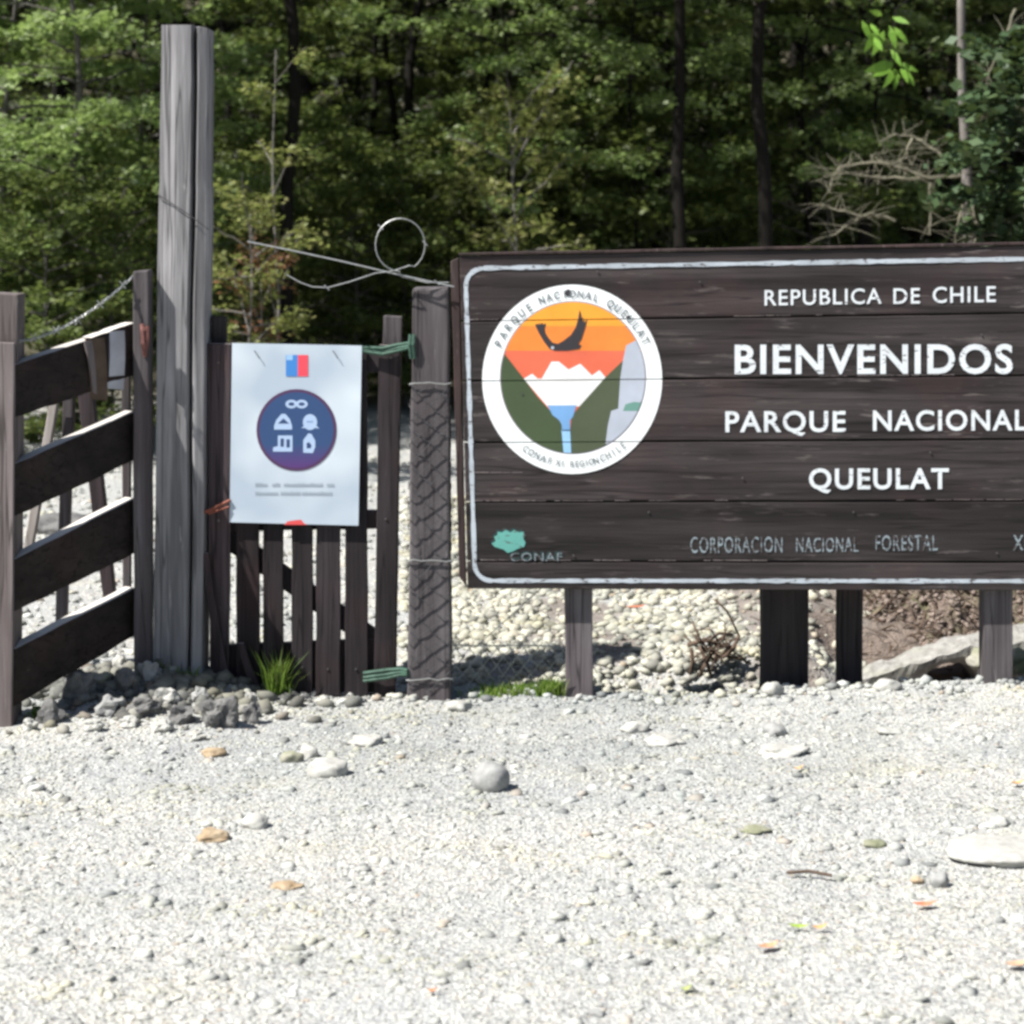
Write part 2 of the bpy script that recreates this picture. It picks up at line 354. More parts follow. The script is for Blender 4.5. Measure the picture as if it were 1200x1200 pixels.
n = 16000; Y = rs.uniform(7.3, 12, n); X = rs.uniform(-.42, 1.5, n)*Y/8.5*1.05; kk = rs.uniform(0, 1, n) > np.clip((X-1.0)/.45, 0, .93); kk &= rs.uniform(0, 1, n) > .65*np.array([sstep(.05, .4, nz(a*2.2, b*2.2, 6)+.3*sstep(.2, .8, a)) for a, b in zip(X, Y)]); X = X[kk]; Y = Y[kk]; n = len(X)
pebbles('gravel', X, Y, .006+.022*rs.uniform(0, 1, n)**2, M['pebble_bank'], 'pale pebbles on the bank behind the sign', (.5, .85), .35)
n = 2600; Y = rs.uniform(7.3, 14, n); X = -rs.uniform(.05, .27, n)*Y
pebbles('gravel', X, Y, rs.uniform(.008, .024, n), M['pebble'], 'pebbles on the track behind the gates', (.4, .8), .3)

n = 900; pebbles('gravel', rs.normal(-1.2, .22, n), rs.normal(6.93, .15, n), .006+.026*rs.uniform(0, 1, n)**1.6, M['rubble'], 'small broken stones filling the rubble by the tall post', (.5, .9), .4)
n = 16000; X = rs.uniform(1.0, 2.8, n); Y = 8.1+rs.uniform(0, 1.2, n)
def mound_h(x, y):
    u = (x*F/y+600-1010)/330; v = (y-8.1)/1.2
    if not (0 < u < 1 and 0 < v < 1): return -1
    env = math.sin(PI*u)**.35*math.sin(PI*min(1, v*.5+.0))**.5
    return env*(.26+.26*nz(x*3.2, y*3.2, 1)+.18*nz(x*9, y*9, 2)+.09*abs(nz(x*24, y*24, 3)))
# ------------------------------------------------------------------ single stones
def hit(px, py):
    Y = 3.6
    while Y < 13:
        if EYE-(py-HOR)*Y/F <= ground_z((px-600)*Y/F, Y): return Y
        Y += .01
    return EYE*F/(py-HOR)
def rock_mesh(seed, sx, sy, sz, rough=.18, sub=3, box=.0):
    b = bmesh.new(); bmesh.ops.create_icosphere(b, subdivisions=sub, radius=1)
    for v in b.verts:
        c = v.co.copy()
        if box:
            q = Vector([math.copysign(abs(t)**(1-box), t) for t in c]); c = q
        d = 1+rough*mnoise.noise(c*1.3+Vector((seed*3.1, 0, 0)))*1.6+rough*.45*mnoise.noise(c*3.5+Vector((0, seed, 0)))+rough*.22*mnoise.noise(c*8+Vector((0, 0, seed)))
        v.co = Vector((c.x*sx*d, c.y*sy*d, c.z*sz*d))
    return b
def rock(px, py, w, h, mat, label, group=None, name='stone', rough=.26, box=0, seed=None, Yo=None, deep=.8, rz=0, sc=1):
    """(px,py) = centre of the stone's foot in the photo, w,h in photo pixels"""
    Y = Yo or hit(px, py); s = Y/F; w *= sc; h *= sc*(1.15 if sc < 1 else 1)
    c = P(px, py, Y); gz = ground_z(c.x, Y) if not Yo else c.z
    b = rock_mesh(seed or px*.37+py, w*s/2, w*s/2*deep, h*s/2*(1.15 if rough > .3 or rough < .08 else 1.0), rough, 4 if w > 30 else 3, box)
    me = bpy.data.meshes.new(name); b.to_mesh(me); b.free(); me.materials.append(mat)
    me.polygons.foreach_set('use_smooth', [rough < .3]*len(me.polygons))
    o = bpy.data.objects.new(name, me); COL.objects.link(o)
    o.location = (c.x, Y, gz+h*s/2*(.75 if rough > .3 else .62 if rough < .08 else .4)); o.rotation_euler = (0, 0, rz)
    return tag(o, label, 'stone', group)
G = 'loose stones lying on the gravel'
rock(575, 925, 42, 36, M['stone_grey'], 'smooth round grey stone alone in the middle gravel', G, rough=.075, deep=.95)
rock(384, 908, 48, 26, M['stone_pale'], 'flat-topped pale stone in front of the picket gate', G, rough=.12, box=.2)
rock(341, 893, 26, 18, M['stone_moss'], 'small dull stone just left of the flat-topped pale stone', G)
rock(362, 888, 22, 20, M['stone_pale'], 'small white stone behind the flat-topped pale stone', G)
rock(299, 970, 32, 22, M['stone_pale'], 'rounded pale stone, right one of a pair on the left gravel', G, rough=.1)
rock(250, 984, 38, 17, M['stone_tan'], 'low buff stone, left one of a pair on the left gravel', G)
rock(250, 886, 26, 13, M['stone_tan'], 'small orange-brown stone near the foot of the tall post', G)
rock(778, 873, 44, 16, M['stone_pale'], 'long pale stone lying before the left leg of the sign', G)
rock(744, 856, 30, 15, M['stone_pale'], 'white pebble behind the long pale stone', G)
rock(908, 862, 26, 20, M['stone_grey'], 'angular light stone in front of the thick dark post', G, box=.15)
rock(918, 885, 58, 17, M['stone_pale'], 'broad flat whitish stone half sunk in gravel below the angular one', G)
rock(1042, 860, 30, 9, M['stone_pale'], 'thin flat white stone half sunk on the right of the gravel', G)
rock(905, 815, 26, 24, M['stone_pale'], 'rounded white stone on the crest at the foot of the thick dark post', G)
rock(1040, 808, 30, 16, M['stone_pale'], 'blocky white stone on the crest right of the thin dark post', G, box=.2)
rock(535, 832, 30, 16, M['stone_pale'], 'pale stone on the crest at the foot of the mesh-wrapped post', G)
rock(430, 872, 40, 15, M['stone_pale'], 'flat yellowish stone below the picket gate latch side', G)
rock(1101, 1040, 22, 24, M['stone_grey'], 'small upright grey stone on the right gravel', G)
rock(1075, 1036, 15, 10, M['stone_tan'], 'tiny yellowish pebble beside the upright grey stone', G)
rock(1172, 968, 24, 14, M['stone_pale'], 'white pebble resting behind the big slab', G)
rock(1122, 994, 22, 12, M['stone_pale'], 'small whitish stone at the left tip of the big slab', G)
rock(1175, 1003, 135, 22, M['stone_pale'], 'large flat pale slab cut by the right edge of the photo', G, name='stone_slab', box=.15, deep=.75, rough=.1)
rock(1025, 992, 26, 10, M['stone_moss'], 'thin dull olive pebble on the right gravel', G)
rock(885, 974, 32, 9, M['stone_moss'], 'flat olive-grey pebble below the broad whitish stone', G)
rock(338, 1040, 34, 9, M['stone_tan'], 'low brownish pebble on the lower left gravel', G)
rock(700, 1190, 20, 9, M['stone_grey'], 'small grey pebble near the bottom edge of the gravel', G)
GR = 'rubble stones in the corner by the tall post'
rub = [(60, 846, 40, 30, 'stone_dark', 'dark stone at the left end of the rubble, behind the near fence post'),
       (92, 820, 44, 44, 'stone_dark', 'big dark boulder under the bottom fence rail'),
       (128, 838, 40, 28, 'stone_grey', 'grey stone right of the big dark boulder'),
       (118, 806, 34, 22, 'stone_moss', 'mossy stone topping the rubble behind the big dark boulder'),
       (150, 812, 34, 34, 'stone_dark', 'upright dark stone at the foot of the far fence post'),
       (176, 800, 34, 34, 'stone_grey', 'grey stone leaning on the tall post'),
       (168, 838, 44, 24, 'stone_dark', 'wide slate stone low in the rubble below the far fence post'),
       (196, 826, 34, 22, 'stone_pale', 'pale-topped stone in the middle of the rubble'),
       (215, 846, 40, 24, 'stone_dark', 'slate stone under the pale-topped stone'),
       (258, 850, 56, 38, 'stone_dark', 'large blue-grey boulder at the foot of the picket gate'),
       (294, 846, 26, 26, 'stone_dark', 'dark stone right of the large blue-grey boulder'),
       (293, 828, 17, 22, 'stone_pale', 'small white stone standing at the gate foot'),
       (235, 822, 26, 20, 'stone_grey', 'grey stone between tall post and blue-grey boulder'),
       (108, 856, 30, 15, 'stone_pale', 'pale sunlit stone at the front edge of the rubble, left part'),
       (150, 852, 26, 14, 'stone_pale', 'pale sunlit stone at the front edge of the rubble, middle part'),
       (190, 858, 30, 16, 'stone_pale', 'pale sunlit stone at the front edge of the rubble, right part'),
       (35, 856, 24, 14, 'stone_pale', 'pale stone touching the foot of the near fence post'),
       (140, 786, 30, 20, 'stone_pale', 'sunlit stone behind the rubble beneath the bottom rail'),
       (232, 868, 24, 12, 'stone_pale', 'small pale stone just in front of the blue-grey boulder')]
for q in rub: rock(q[0], q[1], q[2], q[3], M[q[4]], q[5], GR, rough=.42, box=.12, sc=.72)
rock(78, 622, 76, 30, M['stone_dark'], 'distant low blue-grey lump added for a shadow patch seen between the fence rails', None, name='boulder', Yo=10.6)  # added dark stone shape in place of a shadow patch on the gravel

# ------------------------------------------------------------------ wood pieces
def wedge(corn, Yf, Yb, seg=8, wob=.0012, along='X', seed=0):
    """a plank from its four photo corners (tl, tr, br, bl) on the plane Y=Yf, Yb behind; long edges slightly uneven"""
    r = random.Random(seed); mb = MB()
    tl, tr, br, bl = [P(x, y, Yf) for x, y in corn]
    rings = []
    for k in range(seg+1):
        t = k/seg
        if along == 'X': a = tl.lerp(tr, t); b = bl.lerp(br, t)
        else: a = bl.lerp(tl, t); b = br.lerp(tr, t)
        d = (b-a).normalized()
        a = a+d*r.uniform(-wob, wob); b = b+d*r.uniform(-wob, wob); dy = r.uniform(-wob, wob)*.6
        rings.append([(a.x, Yf+dy, a.z), (b.x, Yf+dy, b.z), (b.x, Yb, b.z), (a.x, Yb, a.z)])
    mb.loft(rings); return mb
def fixnormals(o):
    b = bmesh.new(); b.from_mesh(o.data); bmesh.ops.recalc_face_normals(b, faces=b.faces); b.to_mesh(o.data); b.free(); return o

# ---- tall split post
def tall_post():
    t = thing('tall_gate_post', 'tall weathered grey split wooden post between fence and picket gate', 'post', P(209, 800, 7.0))
    mb = MB(); rings = []; r = random.Random(4)
    ts = [0, .1, .2, .3, .4, .5, .6, .7, .76, .775, .85, .92, .97, 1]
    for f in ts:
        y = 840+(29-840)*f
        xl = 178.5+9.5*f + r.uniform(-.6, .6); xr = 237+6.5*f+r.uniform(-.6, .6)
        if f >= .77: xl += .7; xr -= .3
        w = xr-xl; cx = xl+w*(.72+.02*math.sin(f*9)); tk = .012+.006*math.sin(f*5+1)
        s = 7.0/F; Z = EYE-(y-HOR)*s
        def X(px): return (px-600)*s
        top = 4*s if f == 1 else 0
        prof = [(X(xl), 7.004, 0), (X(xl+w*.33), 6.998, 0), (X(cx-4.6), 7.0, 0), (X(cx-2.5), 7.02, 0), (X(cx-1), 7.07, 0), (X(cx+1.6), 7.012, -top*.7),
                (X(cx+4), 7.006, -top*.7), (X(xr-1.5), 7.014, -top*.8), (X(xr), 7.045, -top), (X(xr+.5), 7.15, -top), (X(xl+2), 7.16, 0)]
        rings.append([(a, b, Z+dz) for a, b, dz in prof])
    mb.loft(rings); o = fixnormals(mb.build('post_timber', M['grey_wood'], t))
    # wire bound round it
    w = MB(); w.tube([P(183.6, 226, 7.0)+Vector((0, .05, 0)), P(185, 228, 6.995), P(205, 241, 6.993), P(222, 252, 6.993), P(243, 268, 7.0), P(245, 270, 7.08)], .0018, 5)
    w.build('binding_wire', M['nail'], t)
tall_post()

# ---- picket gate with notice
def picket_gate():
    t = thing('picket_gate', 'narrow dark picket gate hung between the tall post and the mesh-wrapped post', 'gate', P(355, 818, 7.06))
    Yf, Yb = 7.045, 7.068
    # x top l/r, x bottom l/r, top y, bottom y
    pk = [(243, 271, 246, 268, 402, 816, 'gate_brown'), (276, 303, 277, 304, 408, 812, 'gate_wood'), (308, 331, 308, 332, 408, 812, 'gate_wood'),
          (341, 366, 342, 366, 408, 816, 'gate_wood'), (371, 398, 370, 399, 408, 816, 'gate_wood'), (405, 430, 404, 431, 412, 816, 'gate_wood'),
          (444, 470, 438, 463, 404, 816, 'gate_wood')]
    for k, (a, b, c, d, y0, y1, m) in enumerate(pk):
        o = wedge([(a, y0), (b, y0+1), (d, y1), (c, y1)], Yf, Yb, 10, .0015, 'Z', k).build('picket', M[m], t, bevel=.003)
    # stiles standing taller behind
    wedge([(247, 371), (265, 371), (266, 815), (247, 815)], 7.10, 7.14, 6, .001, 'Z', 20).build('stile', M['dark_post'], t, bevel=.003)
    wedge([(449, 370), (471, 371), (464, 800), (443, 800)], 7.071, 7.11, 6, .001, 'Z', 21).build('stile', M['post_wood'], t, bevel=.003)
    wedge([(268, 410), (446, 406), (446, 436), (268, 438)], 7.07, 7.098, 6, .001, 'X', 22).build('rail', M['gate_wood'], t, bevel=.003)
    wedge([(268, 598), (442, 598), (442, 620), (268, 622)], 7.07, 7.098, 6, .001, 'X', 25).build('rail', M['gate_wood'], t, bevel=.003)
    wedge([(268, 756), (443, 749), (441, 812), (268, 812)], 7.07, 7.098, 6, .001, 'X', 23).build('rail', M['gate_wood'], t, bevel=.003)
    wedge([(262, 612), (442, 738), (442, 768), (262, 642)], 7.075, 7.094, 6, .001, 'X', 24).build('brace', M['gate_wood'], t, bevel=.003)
    # warped boards leaning at the hinge side
    for k, (a, b) in enumerate((((241, 648), (266, 812)), ((282, 754), (304, 816)))):
        mb = MB(); (x0, y0), (x1, y1) = a, b; rings = []
        for f in (0, .25, .5, .75, 1):
            x = x0+(x1-x0)*f**1.25; y = y0+(y1-y0)*f
            p = P(x, y, 7.02-.012*k); w = .010+.008*f; rings.append([p+Vector((-w, 0, 0)), p+Vector((w, 0, 0)), p+Vector((w, .018, 0)), p+Vector((-w, .018, 0))])
        mb.loft(rings); fixnormals(mb.build('loose_batten', M['gate_brown'], t, bevel=.002))
    for k, (x, y) in enumerate([(256, 425), (256, 775), (290, 780), (320, 780), (354, 782), (384, 784), (417, 784), (458, 419), (452, 608), (256, 610)]):
        nb = MB(); c = P(x, y, Yf-.001); nb.tube([c, c+Vector((0, -.003, 0))], .004, 8); nb.build('nail', M['nail'], t)
picket_gate()

def poster():
    t = thing('notice_board', 'white laminated notice with dark blue circle of icons on the picket gate', 'notice', P(346, 616, 7.03))
    Y0 = 7.024
    mm, nt, p = new_mat('laminated_print')
    v = coords(nt, (1, 1, 1), False); n = noise(nt, v, 3, 2, .5)
    nt.links.new(mix(nt, ramp(nt, n, [(.4, 0), (.65, 1)]), (.40, .47, .55), (.62, .69, .74)), p.inputs['Base Color'])
    p.inputs['Roughness'].default_value = .3; bump(nt, noise(nt, v, 3, 0, .4), p, .15, .02)
    q = [(272, 402), (424, 405), (420, 616), (269, 612)]
    mb = MB(); rings = []
    for k in range(9):
        f = k/8; a = P(q[0][0]+(q[1][0]-q[0][0])*f, q[0][1]+(q[1][1]-q[0][1])*f, Y0); b = P(q[3][0]+(q[2][0]-q[3][0])*f, q[3][1]+(q[2][1]-q[3][1])*f, Y0)
        dy = .0003*math.sin(f*5); rings.append([a+Vector((0, dy, 0)), b+Vector((0, -dy, 0)), b+Vector((0, .004-dy, 0)), a+Vector((0, .004+dy, 0))])
    mb.loft(rings); fixnormals(mb.build('board', mm, t))
    def flat(pts, col, name='print', d=.0012, rough=.35, mat=None):
        k = MB(); k.poly([P(x, y, Y0-d) for x, y in pts])
        if not mat:
            mat = M.setdefault('pr%s' % (col,), None) or plain('print_ink', col, rough, 0, 8, .08, 0); M['pr%s' % (col,)] = mat
        return k.build(name, mat, t)
    def ell(cx, cy, rx, ry, n=40): return [(cx+rx*math.cos(2*PI*i/n), cy-ry*math.sin(2*PI*i/n)) for i in range(n)]
    # small square flag emblem
    flat([(335, 416), (349, 416), (349, 441), (335, 441)], (.05, .22, .58), 'printed_flag', .0012)
    flat([(349, 416), (361, 416), (361, 441), (349, 441)], (.80, .07, .10), 'printed_flag', .0012)
    flat([(335.5, 416), (343, 416), (343, 422), (335.5, 422)], (.30, .50, .75), 'printed_flag', .0015)
    cm, nt, p = new_mat('circle_print'); v = N(nt, 'ShaderNodeTexCoord').outputs['Object']
    sx = N(nt, 'ShaderNodeSeparateXYZ'); nt.links.new(v, sx.inputs[0])
    base = P(346, 616, 7.03).z
    mr = N(nt, 'ShaderNodeMapRange'); mr.inputs[1].default_value = P(346, 548, Y0).z-base; mr.inputs[2].default_value = P(346, 520, Y0).z-base
    nt.links.new(sx.outputs[2], mr.inputs[0])
    nt.links.new(mix(nt, mr.outputs[0], (.085, .03, .16), (.025, .065, .17)), p.inputs['Base Color']); p.inputs['Roughness'].default_value = .35
    flat(ell(347.5, 504, 47, 48), (.075, .03, .09), 'printed_disc', .0012)
    flat(ell(347.5, 504, 43.5, 44.5), None, 'printed_disc', .0015, mat=cm)
    ic = (.40, .52, .72); dk = (.03, .06, .16)
    k = 295; s = 105/1200
    def zz(pts): return [(295+x*s, 450+y*s) for x, y in pts]
    for cx in (347.5-6, 347.5+6):
        flat(ell(cx, 473.5, 7, 5), ic, 'icon', .0018); flat(ell(cx, 473.5, 3.6, 2), dk, 'icon', .0021)
    flat([(341, 471), (354, 471), (354, 476), (341, 476)], ic, 'icon', .0020); 
    flat(zz([(300, 610), (300, 560), (330, 480), (400, 400), (450, 400), (510, 470), (540, 560), (540, 610)]), ic, 'icon', .0018)
    flat(zz([(350, 530), (425, 460), (500, 530)]), dk, 'icon', .0021)
    flat(ell(*zz([(780, 510)])[0], 8.3, 9.3), ic, 'icon', .0018)
    flat(zz([(665, 590), (700, 560), (870, 560), (905, 600), (870, 590), (700, 590)]), ic, 'icon', .0017)
    flat(zz([(735, 495), (820, 495), (820, 515), (735, 515)]), (.2, .32, .52), 'icon', .0021)
    flat(zz([(285, 905), (285, 850), (350, 830), (350, 690), (545, 690), (545, 905)]), ic, 'icon', .0018)
    flat(zz([(385, 730), (430, 730), (430, 840), (385, 840)]), dk, 'icon', .0021); flat(zz([(465, 740), (510, 740), (510, 850), (465, 850)]), dk, 'icon', .0021)
    flat(zz([(690, 920), (690, 750), (760, 660), (800, 670), (850, 760), (850, 840), (820, 925)]), ic, 'icon', .0018)
    flat(zz([(735, 860), (735, 790), (770, 780), (800, 820), (790, 860)]), dk, 'icon', .0021)
    # two faint lines of small grey print, too small to read in the photograph
    r = random.Random(5); mb = MB()
    for y, words in ((568.5, [(299, 313), (319, 328), (332.5, 378), (383, 392)]), (578.5, [(299, 327), (329, 352), (354, 390)])):
        for a, b in words:
            x = a
            while x < b-1:
                w = r.uniform(1.0, 1.9); h = r.choice([1.6, 1.8, 2.6])
                mb.poly([P(x, y-h, Y0-.0012), P(x+w, y-h, Y0-.0012), P(x+w, y+1.8, Y0-.0012), P(x, y+1.8, Y0-.0012)]); x += w+.6
    mb.build('small_print', plain('faint_grey_ink', (.34, .40, .46), .5, 0, 10, .1, 0), t)
    flat([(333, 615), (337, 611), (347, 609.5), (353, 609), (356, 613), (360, 615)], (.70, .08, .08), 'printed_mark', .0014)
    for x in (300, 392):
        nb = MB(); nb.tube([P(x-2, 411, Y0-.008), P(x+1, 415, Y0-.010), P(x+4, 420, Y0-.008)], .0017, 5); nb.build('staple', M['nail'], t)
poster()

# ---- mesh wrapped post
def mesh_post():
    t = thing('mesh_wrapped_post', 'square grey-brown timber post wrapped in chain link between gate and sign', 'post', P(504, 816, 7.0))
    wedge([(483, 338), (526, 337), (529, 830), (477, 830)], 6.99, 7.13, 14, .002, 'Z', 31).build('post_timber', M['post_wood'], t, bevel=.008)
    mb = MB(); r = random.Random(3)
    # diamond strands across the front face and round the sides
    def xl(y): return 482.5-(y-338)*5/490
    def xr(y): return 526+(y-338)*3/490
    y = 452; pitch = 24; n = 0
    for sgn in (1, -1):
        for k in range(-1, 16):
            pts = []
            for f in np.linspace(-.15, 1.15, 14):
                yy = 452+k*pitch+(f if sgn > 0 else 1-f)*42+r.uniform(-1.2, 1.2)+2*math.sin(k+f*3)
                if yy < 450 or yy > 812: continue
                a, b = xl(yy), xr(yy); ff = max(0, min(1, f)); x = a+(b-a)*ff
                Yp = 6.986+(.0 if 0 <= f <= 1 else .10*min(1, abs(f-ff)/.15)) + .0025*sgn+r.uniform(-.0015, .0015)
                if f < 0: x = a-1.2
                if f > 1: x = b+1.2
                pts.append(P(x, yy, Yp))
            if len(pts) > 2: mb.tube(pts, .0017, 4)
    mb.build('wire_mesh', M['mesh'], t)
    for yy in (449, 657, 796):
        w = MB(); pts = [P(xl(yy)-1.5, yy+2, 7.08), P(xl(yy)-1.5, yy+1, 6.984)]+[P(xl(yy)+(xr(yy)-xl(yy))*f, yy+r.uniform(-1.5, 1.5), 6.981) for f in (.1, .3, .5, .7, .9)]+[P(xr(yy)+1.5, yy, 6.984), P(xr(yy)+1.5, yy, 7.08)]
        w.tube(pts, .0022, 5); w.build('tie_wire', M['wire'], t)
mesh_post()
# chain link running on behind the sign
mb = MB(); r = random.Random(8)
ptop = lambda u: P(530+u*170, 752+u*6, 7.12)
for sgn in (1, -1):
    for k in range(-3, 13):
        pts = []
        for f in np.linspace(0, 1, 9):
            x = 528+k*16+sgn*f*44-(44 if sgn < 0 else 0)*0; 
            if sgn < 0: x = 528+k*16+44-f*44
            yy = 752+f*56+r.uniform(-1, 1)
            if 526 < x < 702: pts.append(P(x, yy, 7.13+.012*math.sin(x*.07)+.003*sgn))
        if len(pts) > 2: mb.tube(pts, .0016, 4)
mb.tube([P(526, 755, 7.12), P(560, 757, 7.13), P(620, 756, 7.14), P(702, 760, 7.13)], .0022, 5)
mb.tube([P(526, 806, 7.11), P(600, 803, 7.13), P(702, 808, 7.13)], .0022, 5)
tag(mb.build('chain_link_fence', M['wire'], loc=P(610, 806, 7.13)), 'sagging strip of chain link from the wrapped post to the sign leg', 'fence')
mb = MB(); mb.tube([P(560, 756, 7.16), P(588, 731, 7.18), P(626, 697, 7.2), P(640, 684, 7.2)], .0018, 5)
tag(mb.build('stay_wire', M['wire'], loc=P(600, 756, 7.18)), 'single slanting wire stretched below the left corner of the sign', 'wire')
# wires on top
mb = MB(); pts = [P(290, 283, 6.97), P(340, 293, 6.97), P(400, 306, 6.97), P(455, 319, 6.97), P(500, 329, 6.96), P(532, 336, 6.96)]
mb.tube(pts, .0028, 5)
pts = [P(336, 322, 6.96), P(352, 331, 6.96), P(366, 336, 6.96), P(384, 337, 6.96), P(410, 330, 6.96), P(440, 320, 6.96), P(462, 317, 6.96), P(480, 311, 6.955)]
pts += [P(469+29*math.cos(a), 287+31*math.sin(a), 6.955+.012*math.sin(a*.5)) for a in np.linspace(.95, -2*PI+1.6, 26)]
pts += [P(470, 324, 6.97), P(500, 331, 6.97), P(526, 331, 6.98)]
mb.tube(pts, .0021, 5)
for x, y in ((498, 285), (383, 337), (446, 266), (512, 331)):
    mb.tube([P(x-3, y-3, 6.955), P(x+3, y+3, 6.955)], .0025, 5)
tag(mb.build('looped_wire', M['wire'], loc=P(500, 335, 6.97)), 'springy galvanised wire with a round loop above the picket gate', 'wire')
mb = MB(); a0 = []; a1 = []
for k in range(60):
    f = k/59; x = 158-140*f; y = 322+80*f**.62 if True else 0
    yy = 400-78*(1-f)**1.7; s = .004
    c = P(x, yy, 6.97-.36*f); a0.append(c+Vector((0, math.cos(k*1.3)*s, math.sin(k*1.3)*s))); a1.append(c-Vector((0, math.cos(k*1.3)*s, math.sin(k*1.3)*s)))
mb.tube(a0, .0022, 4); mb.tube(a1, .0022, 4)
for k in range(6, 58, 11):
    c = a0[k]; mb.tube([c+Vector((-.01, 0, -.015)), c+Vector((.01, 0, .015))], .002, 4); mb.tube([c+Vector((.01, 0, -.012)), c+Vector((-.01, 0, .012))], .002, 4)
tag(mb.build('barbed_wire', M['wire'], loc=P(90, 390, 7.2)), 'twisted barbed wire strung over the slatted fence on the left', 'wire')
# ropes
mb = MB()
for dy, dd in ((0, 0), (4, .004), (7, 0)):
    mb.tube([P(424, 407+dy*.6, 7.03), P(448, 408+dy, 7.025+dd), P(466, 404+dy, 7.02), P(480, 402+dy*.8, 6.985), P(483, 404+dy*.5, 6.982)], .0065, 6)
for dx in (481, 485): mb.tube([P(dx, 392, 6.984), P(dx-1, 404, 6.976), P(dx+1, 420, 6.984)], .006, 6)
tag(mb.build('green_rope', M['green_rope'], loc=P(450, 408, 7.02)), 'green rope tying the top of the picket gate to the wrapped post', 'rope')
mb = MB()
for dy in (0, 5, 9):
    mb.tube([P(426, 789+dy, 7.03), P(440, 787+dy, 7.02), P(455, 785+dy, 7.02), P(470, 784+dy*.7, 7.01), P(478, 786+dy*.5, 6.985)], .0065, 6)
tag(mb.build('green_rope', M['green_rope'], loc=P(450, 795, 7.02)), 'green rope tying the bottom of the picket gate to the wrapped post', 'rope')
mb = MB(); mb.tube([P(240, 600, 7.02), P(250, 596, 7.015), P(262, 590, 7.02), P(270, 586, 7.02)], .006, 6); mb.tube([P(244, 602, 7.02), P(256, 598, 7.012), P(268, 594, 7.02)], .0045, 6)
tag(mb.build('orange_rope', M['orange_rope'], loc=P(255, 595, 7.02)), 'short orange rope at the lower left corner of the notice', 'rope')

# ---- slatted fence seen end-on at the left
def fence():
    A = Vector((-1.555, 6.6)); B = Vector(((158-600)*7.03/F, 7.03)); d = (B-A).normalized(); nrm = Vector((d.y, -d.x))
    t = thing('plank_fence', 'dark fence of four wide planks receding from the left edge to the tall post', 'fence', (A.x, A.y, 0))
    zA = lambda y: EYE-(y-HOR)*A.y/F
    zB = lambda y: EYE-(y-HOR)*B.y/F
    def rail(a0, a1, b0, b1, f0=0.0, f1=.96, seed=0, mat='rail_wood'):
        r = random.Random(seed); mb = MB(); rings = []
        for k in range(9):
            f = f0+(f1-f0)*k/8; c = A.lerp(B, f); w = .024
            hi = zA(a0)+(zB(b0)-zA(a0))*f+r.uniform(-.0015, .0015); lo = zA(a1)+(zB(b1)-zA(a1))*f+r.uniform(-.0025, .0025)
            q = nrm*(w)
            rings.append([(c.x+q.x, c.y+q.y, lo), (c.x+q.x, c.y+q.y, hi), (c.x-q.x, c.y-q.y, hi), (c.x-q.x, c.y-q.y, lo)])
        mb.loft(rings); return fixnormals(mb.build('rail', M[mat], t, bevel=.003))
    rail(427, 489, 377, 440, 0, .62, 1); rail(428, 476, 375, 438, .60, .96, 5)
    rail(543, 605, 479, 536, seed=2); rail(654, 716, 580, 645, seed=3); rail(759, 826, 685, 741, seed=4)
    # near post with a plank nailed on its face
    s = 6.6/F
    wedge([(-16, 343), (21, 345), (17, 856), (-20, 856)], 6.60, 6.70, 8, .001, 'Z', 2).build('post', M['near_post'], t, bevel=.004)
    wedge([(-22, 400), (17, 402), (14, 856), (-26, 856)], 6.575, 6.597, 8, .001, 'Z', 3).build('face_board', M['near_post'], t, bevel=.003)
    wedge([(155, 318), (175, 316), (176, 800), (157, 800)], 6.955, 7.03, 8, .0015, 'Z', 4).build('post', M['post_wood'], t, bevel=.006)
    # upright at the far end, fixed on the far side of the rails
    wedge([(142, 440), (152, 440), (153, 735), (144, 735)], 7.07, 7.10, 6, .001, 'Z', 6).build('stile', M['post_wood'], t, bevel=.003)
    # metal strap and brown board patch hung over the top rail
    def on(f, z, off=.016): c = A.lerp(B, f); q = nrm*off; return Vector((c.x+q.x, c.y+q.y, z))
    def patch(f0, f1, zt, zb, mat, name, sk=0.0, off=.018, label=None):
        mb = MB(); rings = []
        for k in range(5):
            g = k/4; z = zt+(zb-zt)*g; q = sk*g
            a = on(f0+q, z, off+.004*math.sin(g*4)); b = on(f1+q*.6, z-(.008 if k == 4 else 0), off+.004*math.sin(g*4)); nn = Vector((nrm.x, nrm.y, 0))*.006
            rings.append([a, b, b+nn, a+nn])
        mb.loft(rings); o = fixnormals(mb.build(name, M[mat], t)); return o
    patch(.745, .87, 1.200, 1.015, 'metal', 'metal_strap', -.005)
    patch(.55, .70, 1.182, .985, 'root', 'split_board', .05, .02)
    patch(.52, .58, 1.175, 1.01, 'near_post', 'split_board', .08, .03)
fence()
mb = MB()
mb.tube([P(166, 380, 6.95), P(168, 388, 6.942), P(169, 402, 6.942), P(170, 418, 6.95)], [.008, .011, .012, .007], 7); mb.tube([P(173, 382, 6.945), P(173, 398, 6.942), P(171, 410, 6.945)], .007, 6)
tag(mb.build('rust_red_strap', M['red_rag'], loc=P(170, 400, 6.95)), 'faded rust-red rope knotted where the top plank meets the far fence post', 'rope')
